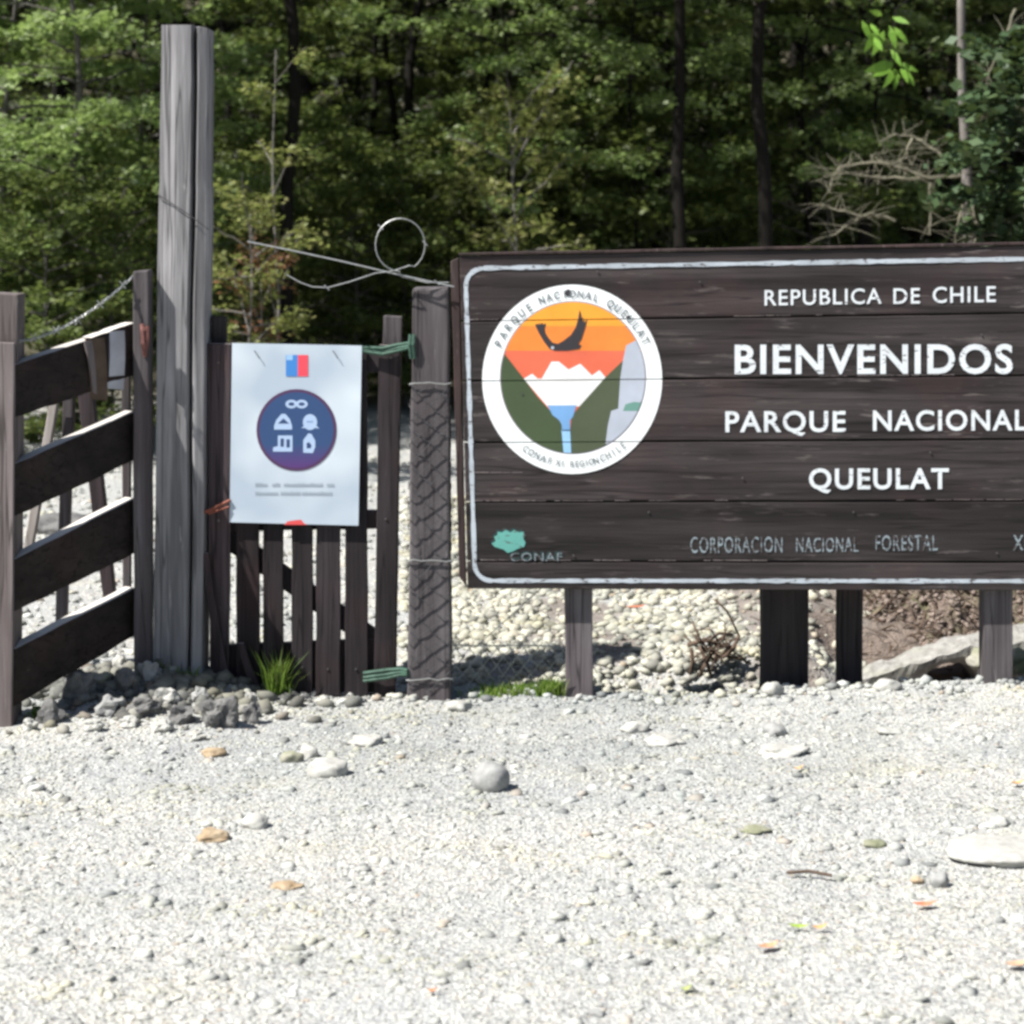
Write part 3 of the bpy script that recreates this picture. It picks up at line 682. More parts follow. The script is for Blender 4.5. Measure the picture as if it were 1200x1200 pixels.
def trestle():
    t = thing('brace_frame', 'rough braced wooden frame standing behind the dark plank fence', 'frame', P(70, 735, 7.35))
    wedge([(58, 470), (68, 470), (27, 700), (17, 700)], 7.30, 7.34, 6, .001, 'Z', 1).build('brace', M['pale_wood'], t, bevel=.003)
    wedge([(74, 455), (86, 455), (76, 738), (64, 738)], 7.36, 7.41, 6, .001, 'Z', 2).build('upright', M['post_wood'], t, bevel=.003)
    wedge([(88, 440), (106, 440), (139, 745), (126, 745)], 7.36, 7.41, 6, .001, 'Z', 3).build('brace', M['gate_brown'], t, bevel=.003)
    wedge([(50, 440), (112, 432), (112, 448), (50, 456)], 7.415, 7.45, 6, .001, 'X', 4).build('crossbar', M['gate_brown'], t, bevel=.003)
trestle()

# ------------------------------------------------------------------ the big sign
SY = 6.97       # front plane of the boards
SB = SY+.026
def sign():
    t = thing('park_sign', 'big dark wooden board sign with white letters and round emblem on two legs', 'sign', P(940, 800, 7.0))
    XR = 1516
    def top(x): return 300-12*(x-540)/660
    def bot(x): return 690+2*(x-548)/660
    js = [0, .196, .376, .561, .740, .918, 1.0]
    def yj(x, f): return top(x)+(bot(x)-top(x))*f
    def left(f): return 538.5+9.5*f
    for k in range(6):
        f0, f1 = js[k], js[k+1]; g = 1.1
        y = lambda x, f, s: yj(x, f)+s
        c = [(left(f0), y(540, f0, g if k else 0)), (XR, y(XR, f0, g if k else 0)), (XR, y(XR, f1, -g if k < 5 else 0)), (left(f1), y(545, f1, -g if k < 5 else 0))]
        wedge(c, SY-.0003*((k*7) % 3), SB, 30, .0008, 'X', k+40).build('plank', M['sign_wood'], t, bevel=.003)
    # battens and cover behind so the joints read dark
    for x0 in (560, 900, 1200, 1470):
        wedge([(x0, top(x0)+8), (x0+34, top(x0)+8), (x0+34, 684), (x0, 684)], SB+.001, SB+.004, 2, 0, 'Z', 1)
    wedge([(546, 306), (XR-6, 292), (XR-6, 686), (552, 684)], SB+.0015, SB+.014, 2, 0, 'X', 9).build('backing', M['dark_post'], t)
    # side board on the left, top capping
    wedge([(528, 306), (537.5, 302), (546.5, 688), (538, 676)], SY+.012, SY+.07, 10, .001, 'Z', 61).build('side_board', M['sign_side'], t, bevel=.003)
    wedge([(537, 296.5), (XR+2, 278), (XR+2, 281.2), (538, 299.6)], SY-.006, SY+.05, 16, .001, 'X', 62).build('top_cap', M['sign_side'], t, bevel=.002)
    # legs
    for a, b, c, d, y1 in ((661, 694, 664, 695, 830), (1152, 1187, 1153, 1187, 815), (1440, 1474, 1441, 1475, 815)):
        wedge([(a, 660), (b, 660), (d, y1), (c, y1)], SB+.0155, SB+.09, 8, .001, 'Z', a).build('leg', M['post_wood'], t, bevel=.004)
    # painted border
    mb = MB(); r = random.Random(2); path = []; R = 20; off = 14.5
    xl0, xl1 = 546.0, 556.0; yt = lambda x: 314.5-11*(x-545)/655 if x < 1200 else 303.5-8*(x-1200)/315*.6
    yb = lambda x: 680.5+.5*(x-560)/660
    def arc(cx, cy, a0, a1): return [(cx+R*math.cos(a), cy+R*math.sin(a)) for a in np.linspace(a0, a1, 8)]
    XE = 1500
    path += [(x, yt(x)) for x in np.linspace(xl0+R+2, XE-R, 90)]
    path += arc(XE-R, yt(XE)+R, -PI/2, 0)
    path += [(XE, y) for y in np.linspace(yt(XE)+R+4, yb(XE)-R-4, 40)]
    path += arc(XE-R, yb(XE)-R, 0, PI/2)
    path += [(x, yb(x)) for x in np.linspace(XE-R-4, xl1+R+2, 90)]
    path += arc(xl1+R, yb(xl1)-R, PI/2, PI)
    path += [(xl1+(xl0-xl1)*f, yb(560)-R-4+(yt(545)+R+4-yb(560)+R+4)*f) for f in np.linspace(0, 1, 40)]
    path += arc(xl0+R, yt(545)+R, PI, 1.5*PI)
    n = len(path); YY = SY-.0022; inner = []; outer = []
    for k in range(n):
        (x0, y0), (x1, y1) = path[k-1], path[(k+1) % n]; dx, dy = x1-x0, y1-y0; L = math.hypot(dx, dy); nxx, nyy = -dy/L, dx/L
        h = 2.45+r.uniform(-.6, .6); x, y = path[k]
        inner.append((x+nxx*h, y+nyy*h)); outer.append((x-nxx*h, y-nyy*h))
    for k in range(n):
        j = (k+1) % n
        mb.poly([P(*outer[k], YY), P(*outer[j], YY), P(*inner[j], YY), P(*inner[k], YY)][::-1])
    mb.build('painted_border', M['white_line'], t)
    # ---- lettering
    def glyphs(body, bold=.0):
        cu = bpy.data.curves.new('t', 'FONT'); cu.body = body; cu.size = 1; cu.offset = bold; cu.space_character = 1.12; cu.resolution_u = 4
        o = bpy.data.objects.new('t', cu); COL.objects.link(o); dg = bpy.context.evaluated_depsgraph_get(); dg.update()
        me = bpy.data.meshes.new_from_object(o.evaluated_get(dg)); bpy.data.objects.remove(o); bpy.data.curves.remove(cu)
        vs = [v.co.copy() for v in me.vertices]; fs = [list(p_.vertices) for p_ in me.polygons]; bpy.data.meshes.remove(me)
        return vs, fs
    def line(body, x0, x1, ytop, ybase, mat, bold=.02, tilt=0.0, Yp=SY-.0024, name='lettering', sp=0):
        vs, fs = glyphs(body, bold)
        ax = min(v.x for v in vs); bx = max(v.x for v in vs); refs, _ = glyphs('H', bold); ay = min(v.y for v in refs); by = max(v.y for v in refs)
        mb = MB(); r = random.Random(len(body)+int(x0))
        for v in vs:
            x = x0+(v.x-ax)/(bx-ax)*(x1-x0); y = ybase-(v.y-ay)/(by-ay)*(ybase-ytop)+tilt*(x-x0)
            mb.v.append(P(x, y, Yp))
        mb.f = fs; return mb.build(name, mat, t)
    T = -.016
    line('REPUBLICA', 896, 1033, 340, 358, M['white'], .010, T)
    line('DE', 1047, 1078, 338, 356, M['white'], .010, T)
    line('CHILE', 1093, 1167, 336.5, 355, M['white'], .011, T)
    line('BIENVENIDOS', 861, 1187, 404, 438.5, M['white'], .024, -.002)
    line('PARQUE', 850, 991, 482, 506.5, M['white'], .019, -.003)
    line('NACIONAL', 1023, 1204, 481, 505, M['white'], .019, -.004)
    line('QUEULAT', 948, 1112, 549, 573.5, M['white'], .022, -.002)
    line('CORPORACION', 809, 917, 629.5, 648, M['white_thin'], .008, -.006)
    line('NACIONAL', 933, 1006, 630, 647, M['white_thin'], .008, -.006)
    line('FORESTAL', 1026, 1099, 627.5, 645.5, M['white_thin'], .008, -.006)
    line('XI', 1187, 1203, 627, 645, M['white_thin'], .012, -.004)
    line('REGION', 1222, 1284, 627, 645, M['white_thin'], .008, -.004)
    # ---- emblem painted on the boards, cut where the boards meet
    E0 = bpy.data.objects.new('emblem', None); COL.objects.link(E0); E0.parent = t; ORI[E0] = ORI[t]
    bands = []
    for k in range(6): bands.append((js[k], js[k+1]))
    def clip(pts, f, sign, pad):
        out = []
        def dist(p): return sign*((p[1]-yj(p[0], f))-pad*sign)
        for k in range(len(pts)):
            a, b = pts[k-1], pts[k]; da, db = dist(a), dist(b)
            if (da >= 0) != (db >= 0):
                s = da/(da-db); out.append((a[0]+(b[0]-a[0])*s, a[1]+(b[1]-a[1])*s))
            if db >= 0: out.append(b)
        return out
    lay = [0]
    def shape(pts, mat, lv, name='emblem_paint'):
        mb = MB()
        for f0, f1 in bands:
            q = clip(clip(pts, f0, 1, .55), f1, -1, .55)
            if len(q) > 2: mb.poly([P(x, y, SY-.0020-.00025*lv) for x, y in q])
        if not mb.f: return
        o = mb.build(name, M[mat], E0, root=t); b = bmesh.new(); b.from_mesh(o.data); bmesh.ops.triangulate(b, faces=b.faces); b.to_mesh(o.data); b.free()
        return o
    def ell(cx, cy, rx, ry, n=72, tilt=0): return [(cx+rx*math.cos(2*PI*i/n), cy+ry*math.sin(2*PI*i/n)) for i in range(n)]
    CX, CY, RX, RY = 671.5, 442.5, 84.5, 88.5
    def inz(zx, zy): return (530+zx/4, 280+zy/4)
    def cl(pts):                      # keep a picture shape inside the inner circle
        out = []
        for k in range(len(pts)):
            a, b = pts[k-1], pts[k]
            for s in np.linspace(0, 1, 14)[1:]:
                x, y = a[0]+(b[0]-a[0])*s, a[1]+(b[1]-a[1])*s; u, v = (x-CX)/RX, (y-CY)/RY; d = math.hypot(u, v)
                if d > 1: u /= d; v /= d
                out.append((CX+u*RX, CY+v*RY))
        return out
    shape(ell(670.5, 444.5, 105.5, 111), 'white_disc', 0, 'emblem_disc')
    shape(ell(CX, CY, RX+1.2, RY+1.2), 'rim', 1)
    def band(ya, yb_, mat, lv): 
        pts = [(CX+RX*math.cos(a), CY+RY*math.sin(a)) for a in np.linspace(0, 2*PI, 96, endpoint=False)]
        pts = [(x, min(max(y, ya), yb_)) for x, y in pts]; shape(pts, mat, lv)
    band(340, 382, 'yel', 2); band(382, 411, 'ora', 2); band(411, 540, 'red', 2)
    Z = lambda L: [inz(*q) for q in L]
    shape(Z([(335, 655), (375, 632), (400, 655), (420, 655), (465, 575), (500, 575), (545, 612), (600, 585), (655, 640), (690, 615), (718, 648), (596, 785), (446, 785)]), 'snow', 3)
    shape(cl(Z([(246, 540), (336, 655), (400, 740), (446, 790), (500, 850), (515, 870), (522, 1020), (400, 1020), (200, 1000), (190, 700)])), 'hill', 4)
    shape(cl(Z([(800, 570), (718, 648), (596, 785), (560, 830), (553, 900), (557, 1020), (700, 1020), (800, 940), (800, 800)])), 'hill2', 4)
    shape(Z([(446, 780), (582, 780), (566, 832), (552, 850), (552, 900), (515, 900), (512, 868), (500, 848), (470, 826)]), 'river', 5)
    shape(cl(Z([(512, 895), (552, 895), (557, 1003), (522, 1003)])), 'river2', 5)
    shape(cl(Z([(870, 470), (815, 500), (800, 570), (788, 650), (778, 795), (745, 806), (730, 870), (718, 960), (800, 960), (930, 800), (940, 560), (900, 470)])), 'rock', 5)
    shape(cl(Z([(800, 806), (812, 775), (850, 764), (910, 768), (900, 806)])), 'teal', 6)
    bird = Z([(388, 404), (398, 396), (401, 404), (408, 393), (413, 402), (421, 391), (426, 401), (440, 395), (433, 420), (436, 440), (452, 465), (470, 486), (495, 492), (520, 478), (556, 450), (578, 415), (590, 375), (597, 332), (604, 352), (603, 375), (611, 362), (611, 390), (619, 370), (618, 395), (634, 374), (624, 415), (606, 470), (592, 492), (606, 500), (596, 516), (540, 524), (480, 524), (455, 515), (430, 482), (408, 445)])
    shape(bird, 'bird', 6)
    shape(ell(530+470/4, 280+510/4, 2.0, 1.8, 12), 'rock', 7)
    # ring lettering
    def ring(body, a_start, a_end, rx, ry, cap, flip, bold=.015):
        mb = MB(); n = len(body); refs, _ = glyphs('H', bold); hh = max(v.y for v in refs)-min(v.y for v in refs); y0 = min(v.y for v in refs)
        for k, ch in enumerate(body):
            if ch == ' ': continue
            a = math.radians(a_start+(a_end-a_start)*(k/(n-1))); vs, fs = glyphs(ch, bold); cx = (min(v.x for v in vs)+max(v.x for v in vs))/2
            px_, py_ = 670.5+rx*math.cos(a), 444.5-ry*math.sin(a); ou = Vector((math.cos(a), -math.sin(a)))
            up = -ou if flip else ou; rt = Vector((-up.y, up.x))
            b = len(mb.v); s = cap/hh
            for v in vs:
                q = rt*((v.x-cx)*s*.82)+up*((v.y-y0-hh/2)*s); mb.v.append(P(px_+q.x, py_+q.y, SY-.0045))
            mb.f += [[b+i for i in f] for f in fs]
        mb.build('ring_lettering', M['ring_text'], E0, root=t)
    ring('PARQUE', 155, 122, 95, 99, 9, False); ring('NACIONAL', 112, 73, 95.5, 100, 8.5, False); ring('QUEULAT', 62, 27, 96, 100, 9, False)
    ring('CONAF', 235, 254, 95, 99.5, 7.6, True, .005); ring('XI REGION', 260, 287, 95, 99.5, 7.0, True, .005); ring('CHILE', 292, 309, 95, 99.5, 7.8, True, .005)
    # blot on one ring letter as in the photograph
    shape(ell(665.8, 343.3, 3.8, 4.2, 16), 'bird', 8)
    shape(ell(736.5, 372, 2.6, 2.6, 12), 'bird', 8)
    # green forestry mark bottom left with its worn word
    r = random.Random(9)
    tree = [(580, 641), (576, 637), (581, 634), (579, 629), (583, 627), (583, 623), (588, 624), (593, 621), (598, 624), (603, 621), (608, 624), (613, 623), (616, 627), (613, 631), (616, 636), (614, 641), (607, 643), (601, 646), (595, 648), (590, 644)]
    shape([(x-1.5, y-2.8) for x, y in tree], 'logod', 0, 'painted_mark'); shape(tree, 'logo', 1, 'painted_mark')
    line('CONAF', 597, 658, 646, 656, M['logod'], .06, 0, SY-.0024, 'worn_lettering'); line('CONAF', 598, 659, 648, 657.5, M['white_thin'], .0, 0, SY-.0030, 'worn_lettering')
    for k, (x, y) in enumerate([(672, 651), (1168, 648), (612, 462), (700, 318), (820, 330), (1150, 392), (900, 400), (1000, 600), (1090, 530), (760, 600), (870, 560)]):
        nb = MB(); c = P(x, y, SY-.003); nb.tube([c, c+Vector((0, -.002, 0))], .0035, 8); nb.build('nail', M['nail'], t)
    # chipped pale edges along some joints
    for k, (x0, x1, f, h) in enumerate([(563, 660, .918, 1.6), (696, 900, .918, 1.3), (545, 640, .74, .9), (640, 860, .74, .7), (1050, 1200, .74, .7), (545, 575, .196, 1), (860, 960, .196, .8), (960, 1120, .376, .8), (553, 610, .655, .8)]):
        mb = MB(); r = random.Random(k); x = x0
        while x < x1:
            w = r.uniform(6, 22); h0 = h*r.uniform(.3, 1)
            if r.random() < .8: mb.poly([P(x, yj(x, f)-1.6-h0, SY-.0019), P(x+w, yj(x+w, f)-1.6-h0*r.uniform(.4, 1), SY-.0019), P(x+w, yj(x+w, f)-1.2, SY-.0019), P(x, yj(x, f)-1.2, SY-.0019)][::-1])
            x += w+r.uniform(0, 3)
        mb.build('bare_chip', M['near_post'], t)
sign()
# two dark posts standing behind the sign
for (a, b, c, d, y1, Y0, lb, sd_) in ((898, 955, 892, 951, 840, 7.16, 'thick dark round-edged post behind the middle of the sign', 5), (984, 1014, 981, 1014, 840, 7.25, 'thinner dark post behind the sign, right of the thick one', 6)):
    t = thing('rear_post', lb, 'post', P((c+d)/2, 815, Y0+.05), 'posts standing behind the sign')
    mb = MB(); rings = []; r = random.Random(sd_)
    for k in range(11):
        f = k/10; y = y1+(345-y1)*f; xa, xb = c+(a-c)*f+r.uniform(-.8, .8), d+(b-d)*f+r.uniform(-.8, .8); l = P(xa, y, Y0); q = P(xb, y, Y0); w = q.x-l.x
        rings.append([(l.x+w*.5*(1-math.cos(an))+.002*math.sin(3*an+k), Y0+w*.5-w*.5*math.sin(an), l.z) for an in np.linspace(0, 2*PI, 14, endpoint=False)])
    mb.loft(rings); fixnormals(mb.build('post_timber', M['dark_post'], t))

# ------------------------------------------------------------------ bank behind the sign
def root_tangle():
    Yr = hit(835, 778)-.06; r = random.Random(3); mb = MB(); C = P(835, 770, Yr)
    def at(px, py, dy=0): return P(px, py, Yr+dy)
    for pts, w in (([(838, 703), (852, 716), (860, 732), (866, 745)], 3), ([(866, 745), (858, 762), (848, 770), (836, 766), (830, 752), (842, 742), (858, 744)], 5),
                   ([(810, 760), (812, 775), (808, 790)], 5), ([(820, 758), (828, 775), (834, 795)], 5), ([(806, 756), (826, 750), (846, 756), (862, 760)], 6),
                   ([(834, 765), (822, 785), (818, 800)], 4), ([(812, 730), (820, 748), (830, 762)], 3), ([(848, 768), (868, 772), (880, 778)], 4), ([(802, 745), (815, 757), (836, 762)], 3)):
        P3 = [at(x, y, r.uniform(-.03, .03)) for x, y in pts]; mb.tube(P3, [w*.5*Yr/F*(1-.3*k/len(P3)) for k in range(len(P3))], 6)
    for k in range(46):
        a = r.uniform(0, 2*PI); p0 = at(838+r.uniform(-18, 18), 762+r.uniform(-14, 12), r.uniform(-.04, .05)); L = r.uniform(.04, .12)
        p1 = p0+Vector((math.cos(a), r.uniform(-.4, .4), math.sin(a)*.8))*L; m_ = (p0+p1)/2+Vector((r.uniform(-.02, .02),)*3); mb.tube([p0, m_, p1], [.004, .003, .0015], 4)
    tag(mb.build('root_tangle', M['root'], loc=C, smooth=True), 'tangle of brown roots on the pebble bank, left of the thick dark post', 'roots')
root_tangle()
def lumps():
    # eroded brown root-bound earth under the right half of the sign
    V_ = []; Fc = []; nu, nv = 150, 70
    for j in range(nv):
        for i_ in range(nu):
            u = i_/(nu-1); v = j/(nv-1); px = 1010+330*u; Y_ = 8.1+1.2*v
            x = (px-600)*Y_/F; h = max(-.02, mound_h(x, Y_)) if 0 < u < 1 and 0 < v < 1 else 0
            V_.append((x, Y_, ground_z(x, Y_)-.08+h))
    for j in range(nv-1):
        for i_ in range(nu-1):
            a = j*nu+i_; Fc.append((a, a+1, a+nu+1, a+nu))
    me = bpy.data.meshes.new('earth_mound'); off = Vector((2.0, 8.2, .1)); me.from_pydata([Vector(v)-off for v in V_], [], Fc); me.materials.append(M['soil'])
    o = bpy.data.objects.new('earth_mound', me); COL.objects.link(o); o.location = off
    tag(o, 'lumpy brown root-bound earth mound under the right half of the sign', 'mound')
M['soil'] = stone_mat('root_bound_soil', (.05, .036, .028), (.20, .15, .12), False, .5)
lumps()
def scrub():
    r = random.Random(17); mb = MB()
    for k in range(900):
        x = r.uniform(1.05, 2.7); y = r.uniform(8.05, 9.0); z = ground_z(x, y)-.06+max(0, mound_h(x, y)); p0 = Vector((x, y, z)); a = r.uniform(0, 2*PI); L = r.uniform(.04, .20)
        p1 = p0+Vector((math.cos(a)*L, math.sin(a)*L*.5, r.uniform(0, .7)*L)); m_ = (p0+p1)/2+Vector((r.uniform(-.02, .02), 0, r.uniform(0, .03)))
        w = r.uniform(.0015, .0055); mb.tube([p0, m_, p1], [w, w*.8, w*.3], 4, False)
    tag(mb.build('dry_scrub', M['root']), 'dry brown twigs and scrub matted over the earth mound', 'scrub', kind='stuff')
scrub()
keep = [k for k in range(len(X)) if mound_h(X[k], Y[k]) > .02]
pebbles('earth_clods', X[keep], Y[keep], .0035+.014*rs.uniform(0, 1, len(keep))**3, M['clod'], 'crumbly brown clods over the earth mound', (.5, .9), .3, lambda a, b: ground_z(a, b)-.08+mound_h(a, b))
def slab():
    # sloping rock slab: blunt low end at the left, rising to the right, undercut below
    mb = MB(); n = 46; m_ = 14; rings = []
    for k in range(n):
        f = k/(n-1); px = 1001+245*f; Y0 = 7.8+.12*f; s_ = Y0/F
        top = 797-6*min(1, f*12)-58*f+3*math.sin(f*9); bot = 812-34*math.exp(-((px-1118)/34)**2)
        zt, zb = EYE-(top-HOR)*s_, EYE-(bot-HOR)*s_; x = (px-600)*s_; D = .16+.16*f; r_ = []
        prof = [(0, .55), (.0, .9), (.12, 1.0), (.35, 1.04), (.65, 1.02), (.95, .9), (1.0, .5), (.95, .05), (.6, -.02), (.3, 0), (.12, .06), (.04, .25)]
        for j, (u, v) in enumerate(prof):
            q = Vector((x, Y0+u*D, zb+(zt-zb)*v)); g = .010*nz(q.x*13, q.y*13, q.z*13)+.006*nz(q.x*34, q.y*34, q.z*34)
            r_.append(q+Vector((.5*g, g, g*1.4)))
        rings.append(r_)
    mb.loft(rings); o = fixnormals(mb.build('rock_slab', M['concrete'], loc=P(1003, 800, 7.8)))
    tag(o, 'pale grey rock slab sloping up to the right leg of the sign, undercut below', 'rock')
slab()
rock(1156, 778, 40, 26, M['stone_moss'], 'mossy buff boulder against the sloping rock slab, beside the right leg of the sign', None, name='boulder', Yo=7.8)
rock(1196, 780, 34, 30, M['stone_moss'], 'yellowish mossy boulder right of the right leg of the sign', None, name='boulder', Yo=7.75)
rock(1090, 708, 20, 20, M['stone_pale'], 'whitish stone on top of the brown earth under the sign', None, Yo=8.75)
rock(1140, 708, 18, 24, M['stone_pale'], 'pale stone on the brown earth left of the right sign leg', None, Yo=8.75)
rock(1080, 738, 9, 8, M['stone_pale'], 'tiny white pebble set in the middle of the brown earth', None, Yo=8.35)

# ------------------------------------------------------------------ leaves and twigs on the gravel
def ground_leaf(px, py, w, col, label, ang=0, col2=None):
    Y_ = EYE*F/(py-HOR); s = Y_/F; c = P(px, py, Y_); gz = ground_z(c.x, Y_)+.012; L = w*s
    mb = MB(); ca, sa = math.cos(ang), math.sin(ang); prof = [(-.5, 0), (-.3, .16), (0, .24), (.3, .14), (.5, 0)]
    up = [.006, .0, -.003, .001, .009]; mid = []; le = []; ri = []
    for (u, w_), h in zip(prof, up):
        def q(a, b, hh): return Vector((c.x+(a*ca-b*sa)*L, Y_+(a*sa+b*ca)*L, gz+hh))
        mid.append(q(u, 0, h)); le.append(q(u, w_, h+.35*w_*L)); ri.append(q(u, -w_, h+.35*w_*L))
    for k in range(4): mb.poly([mid[k], mid[k+1], le[k+1], le[k]]); mb.poly([ri[k], ri[k+1], mid[k+1], mid[k]])
    o = mb.build('fallen_leaf', plain('fallen_leaf', col, .6, 0, 60, .4, 0), loc=(c.x, Y_, gz), smooth=True)
    tag(o, label, 'leaf', 'fallen leaves on the gravel')
ground_leaf(900, 1114, 30, (.62, .30, .16), 'orange-brown curled leaf low on the right gravel', .5)
ground_leaf(936, 1090, 26, (.30, .42, .05), 'green half-dry leaf touching an orange one', -.2)
ground_leaf(960, 1092, 20, (.72, .33, .10), 'orange leaf touching the green half-dry one', .2)
ground_leaf(1083, 1061, 30, (.60, .20, .10), 'reddish leaf below the upright grey stone', .1)
ground_leaf(506, 1174, 14, (.68, .22, .07), 'small orange leaf near the bottom middle', 0)
ground_leaf(1192, 1136, 34, (.60, .38, .24), 'pale tan leaf at the right edge near the bottom', .3)
ground_leaf(935, 908, 14, (.66, .36, .14), 'tiny orange leaf below the broad whitish stone', .3)
ground_leaf(1192, 922, 18, (.62, .32, .12), 'tiny orange leaf above the big slab', .3)
ground_leaf(745, 712, 26, (.55, .20, .11), 'rust-red leaves heap under the sign, right of its left leg', .3)
ground_leaf(803, 1170, 16, (.40, .48, .12), 'small yellow-green leaf near the bottom right of centre', .3)
mb = MB(); c = P(960, 1027, 5.1)
for x0, x1, y, yy in ((922, 975, 1027, 1028),):
    a = P(x0, y, EYE*F/(y-HOR)); b = P(x1, yy, EYE*F/(yy-HOR)); a.z = ground_z(a.x, a.y)+.014; b.z = ground_z(b.x, b.y)+.016
    mb.tube([a, a.lerp(b, .5)+Vector((0, .01, .004)), b], .004, 6)
tag(mb.build('twig', M['root'], loc=a), 'thin brown twig lying flat on the right gravel', 'twig')

# ------------------------------------------------------------------ grass
def tuft(px0, px1, py, h, n, label, Y_, spread_y=.05, mat='grass', name='grass_tuft', cat='grass'):
    r = random.Random(px0); V_ = []; Fc = []
    for k in range(n):
        px = r.gauss((px0+px1)/2, (px1-px0)/4.5); yy = Y_+r.uniform(-spread_y, spread_y); b = P(px, py, yy); b.z = ground_z(b.x, yy)-.005
        L = h*r.uniform(.45, 1.05); lean = Vector((r.gauss(0, .22), r.gauss(0, .2), 1)).normalized(); w = r.uniform(.0022, .0046); a = r.uniform(0, PI); sx = Vector((math.cos(a), math.sin(a), 0))*w
        m1 = b+lean*L*.5; tp = b+lean*L+Vector((lean.x*.4*L, lean.y*.4*L, -.12*L)); i0 = len(V_)
        V_ += [b-sx, b+sx, m1+sx*.8, m1-sx*.8, tp]; Fc += [(i0, i0+1, i0+2, i0+3), (i0+3, i0+2, i0+4)]
    me = bpy.data.meshes.new(name); off = P((px0+px1)/2, py, Y_); me.from_pydata([v-off for v in V_], [], Fc); me.materials.append(M[mat])
    o = bpy.data.objects.new(name, me); COL.objects.link(o); o.location = off; return tag(o, label, cat, kind='stuff' if h < .08 else None)
tuft(313, 341, 822, .19, 110, 'bright green grass tuft at the foot of the picket gate', 6.99)
tuft(560, 662, 812, .055, 230, 'low strip of weeds between the wrapped post and the left sign leg', 7.06, .05)
tuft(626, 662, 815, .085, 170, 'green clump against the left leg of the sign', 7.03, .03)
tuft(30, 60, 838, .05, 60, 'sparse weeds beside the near fence post', 6.7)
tuft(195, 235, 800, .07, 40, 'thin weeds growing at the foot of the tall post', 6.97)
tuft(540, 600, 812, .05, 70, 'sparse pale weeds right of the mesh-wrapped post', 7.05, .04)
tuft(1095, 1115, 720, .06, 50, 'small green weed on the brown earth under the sign', 8.6)

# ------------------------------------------------------------------ foliage
def leaves_np(P0, A, Nn, L, W):
    """kite leaves: base P0, unit axis A, normal Nn, length L, half width W"""
    S = np.cross(A, Nn); S /= np.linalg.norm(S, axis=1)[:, None]+1e-9
    L = L[:, None]; W = W[:, None]
    v = np.stack([P0, P0+A*L*.45+S*W, P0+A*L-Nn*L*.06, P0+A*L*.45-S*W], 1).reshape(-1, 3)
    q = np.arange(len(P0)*4).reshape(-1, 4); return v, q
def unit(a): return a/(np.linalg.norm(a, axis=-1, keepdims=True)+1e-9)
def make_crown(seed, h, lo, R, nb, ntw, nl, leaf, droop=.15, profile='cone', wid=.28, up=.12):
    up0 = up; r = np.random.RandomState(seed); mb = MB(); LP = []; LA = []; LN = []; LL = []
    lean = r.uniform(-.03, .03, 2); wobp = r.uniform(0, 6, 2)
    def trunk_at(z): return np.array([lean[0]*z+.05*math.sin(z*1.3+wobp[0])+.03*math.sin(z*3.1+wobp[1]), lean[1]*z+.05*math.sin(z*1.1+wobp[1]), z])
    for b in range(nb):
        up = up0*r.uniform(-.6, 3.4)
        f = (b+r.uniform())/nb; z = lo+(h-lo)*f; a = b*2.399+r.uniform(-.4, .4)
        if profile == 'cone': rad = R*(1-f)**.7*(.55+.45*min(1, f*6))
        elif profile == 'round': rad = R*math.sqrt(max(.05, 1-(2*f-1)**2))
        else: rad = R*(1-.5*f)
        rad *= r.uniform(.6, 1.1); o = trunk_at(z); dirv = np.array([math.cos(a), math.sin(a), up+.5*f*f])
        K = 6; pts = []; 
        for k in range(K+1):
            g = k/K; p_ = o+dirv*rad*g+np.array([0, 0, -droop*rad*g*g])+r.normal(0, .03*rad, 3)*g; pts.append(p_)
        mb.tube(pts, [max(.002, .009*rad*(1-g/K)+.002) for g in range(K+1)], 4, False)
        for t_ in range(ntw):
            g = r.uniform(.38, 1.0)*K; k = min(K-1, int(g)); p_ = pts[k]+(pts[k+1]-pts[k])*(g-k)
            ta = a+r.choice([-1, 1])*r.uniform(.3, 1.2); td = np.array([math.cos(ta), math.sin(ta), r.uniform(-.15, .28)]); tl = rad*r.uniform(.16, .38)+.08
            n = max(4, int(nl*r.uniform(.6, 1.2))); s = np.sort(r.uniform(.05, 1, n)); pp = p_+td*tl*s[:, None]; pp[:, 2] -= .18*tl*s*s
            pp += r.normal(0, .022, (n, 3))
            sd_ = np.array([-td[1], td[0], 0]); sg = r.choice([-1, 1], n)[:, None]
            ax = unit(td*.55+sd_*sg*r.uniform(.4, 1.1, (n, 1))+r.normal(0, .28, (n, 3)))
            nn = unit(np.array([0, 0, .75])+r.normal(0, .62, (n, 3)))
            LP.append(pp); LA.append(ax); LN.append(nn); LL.append(leaf*r.uniform(.6, 1.25, n))
    LP = np.concatenate(LP); LA = np.concatenate(LA); LN = np.concatenate(LN); LL = np.concatenate(LL)
    V_, Q_ = leaves_np(LP, LA, LN, LL, LL*wid)
    return V_, Q_, mb, trunk_at
def tree(name, label, cat, X_, Y_, h, lo, R, nb, ntw, nl, leaf, lm, bm, tr, seed, profile='cone', group=None, droop=.15, wid=.28, up=.12):
    V_, Q_, mb, tat = make_crown(seed, h, lo, R, nb, ntw, nl, leaf, droop, profile, wid, up)
    z0 = ground_z(X_, Y_); t = thing(name, label, cat, (X_, Y_, z0), group)
    zs = np.linspace(-.1, h, 16)
    mb.tube([tat(z) for z in zs], [tr*(1-.85*max(0, z)/h)*(1.25 if z < .1 else 1) for z in zs], 9)
    me_parent = t
    for v in range(len(mb.v)): mb.v[v] = mb.v[v]+ORI[t]
    tk = mb.build('trunk', M[bm], t, smooth=True)
    cr = np_mesh('crown', V_, Q_, M[lm], t)
    return t
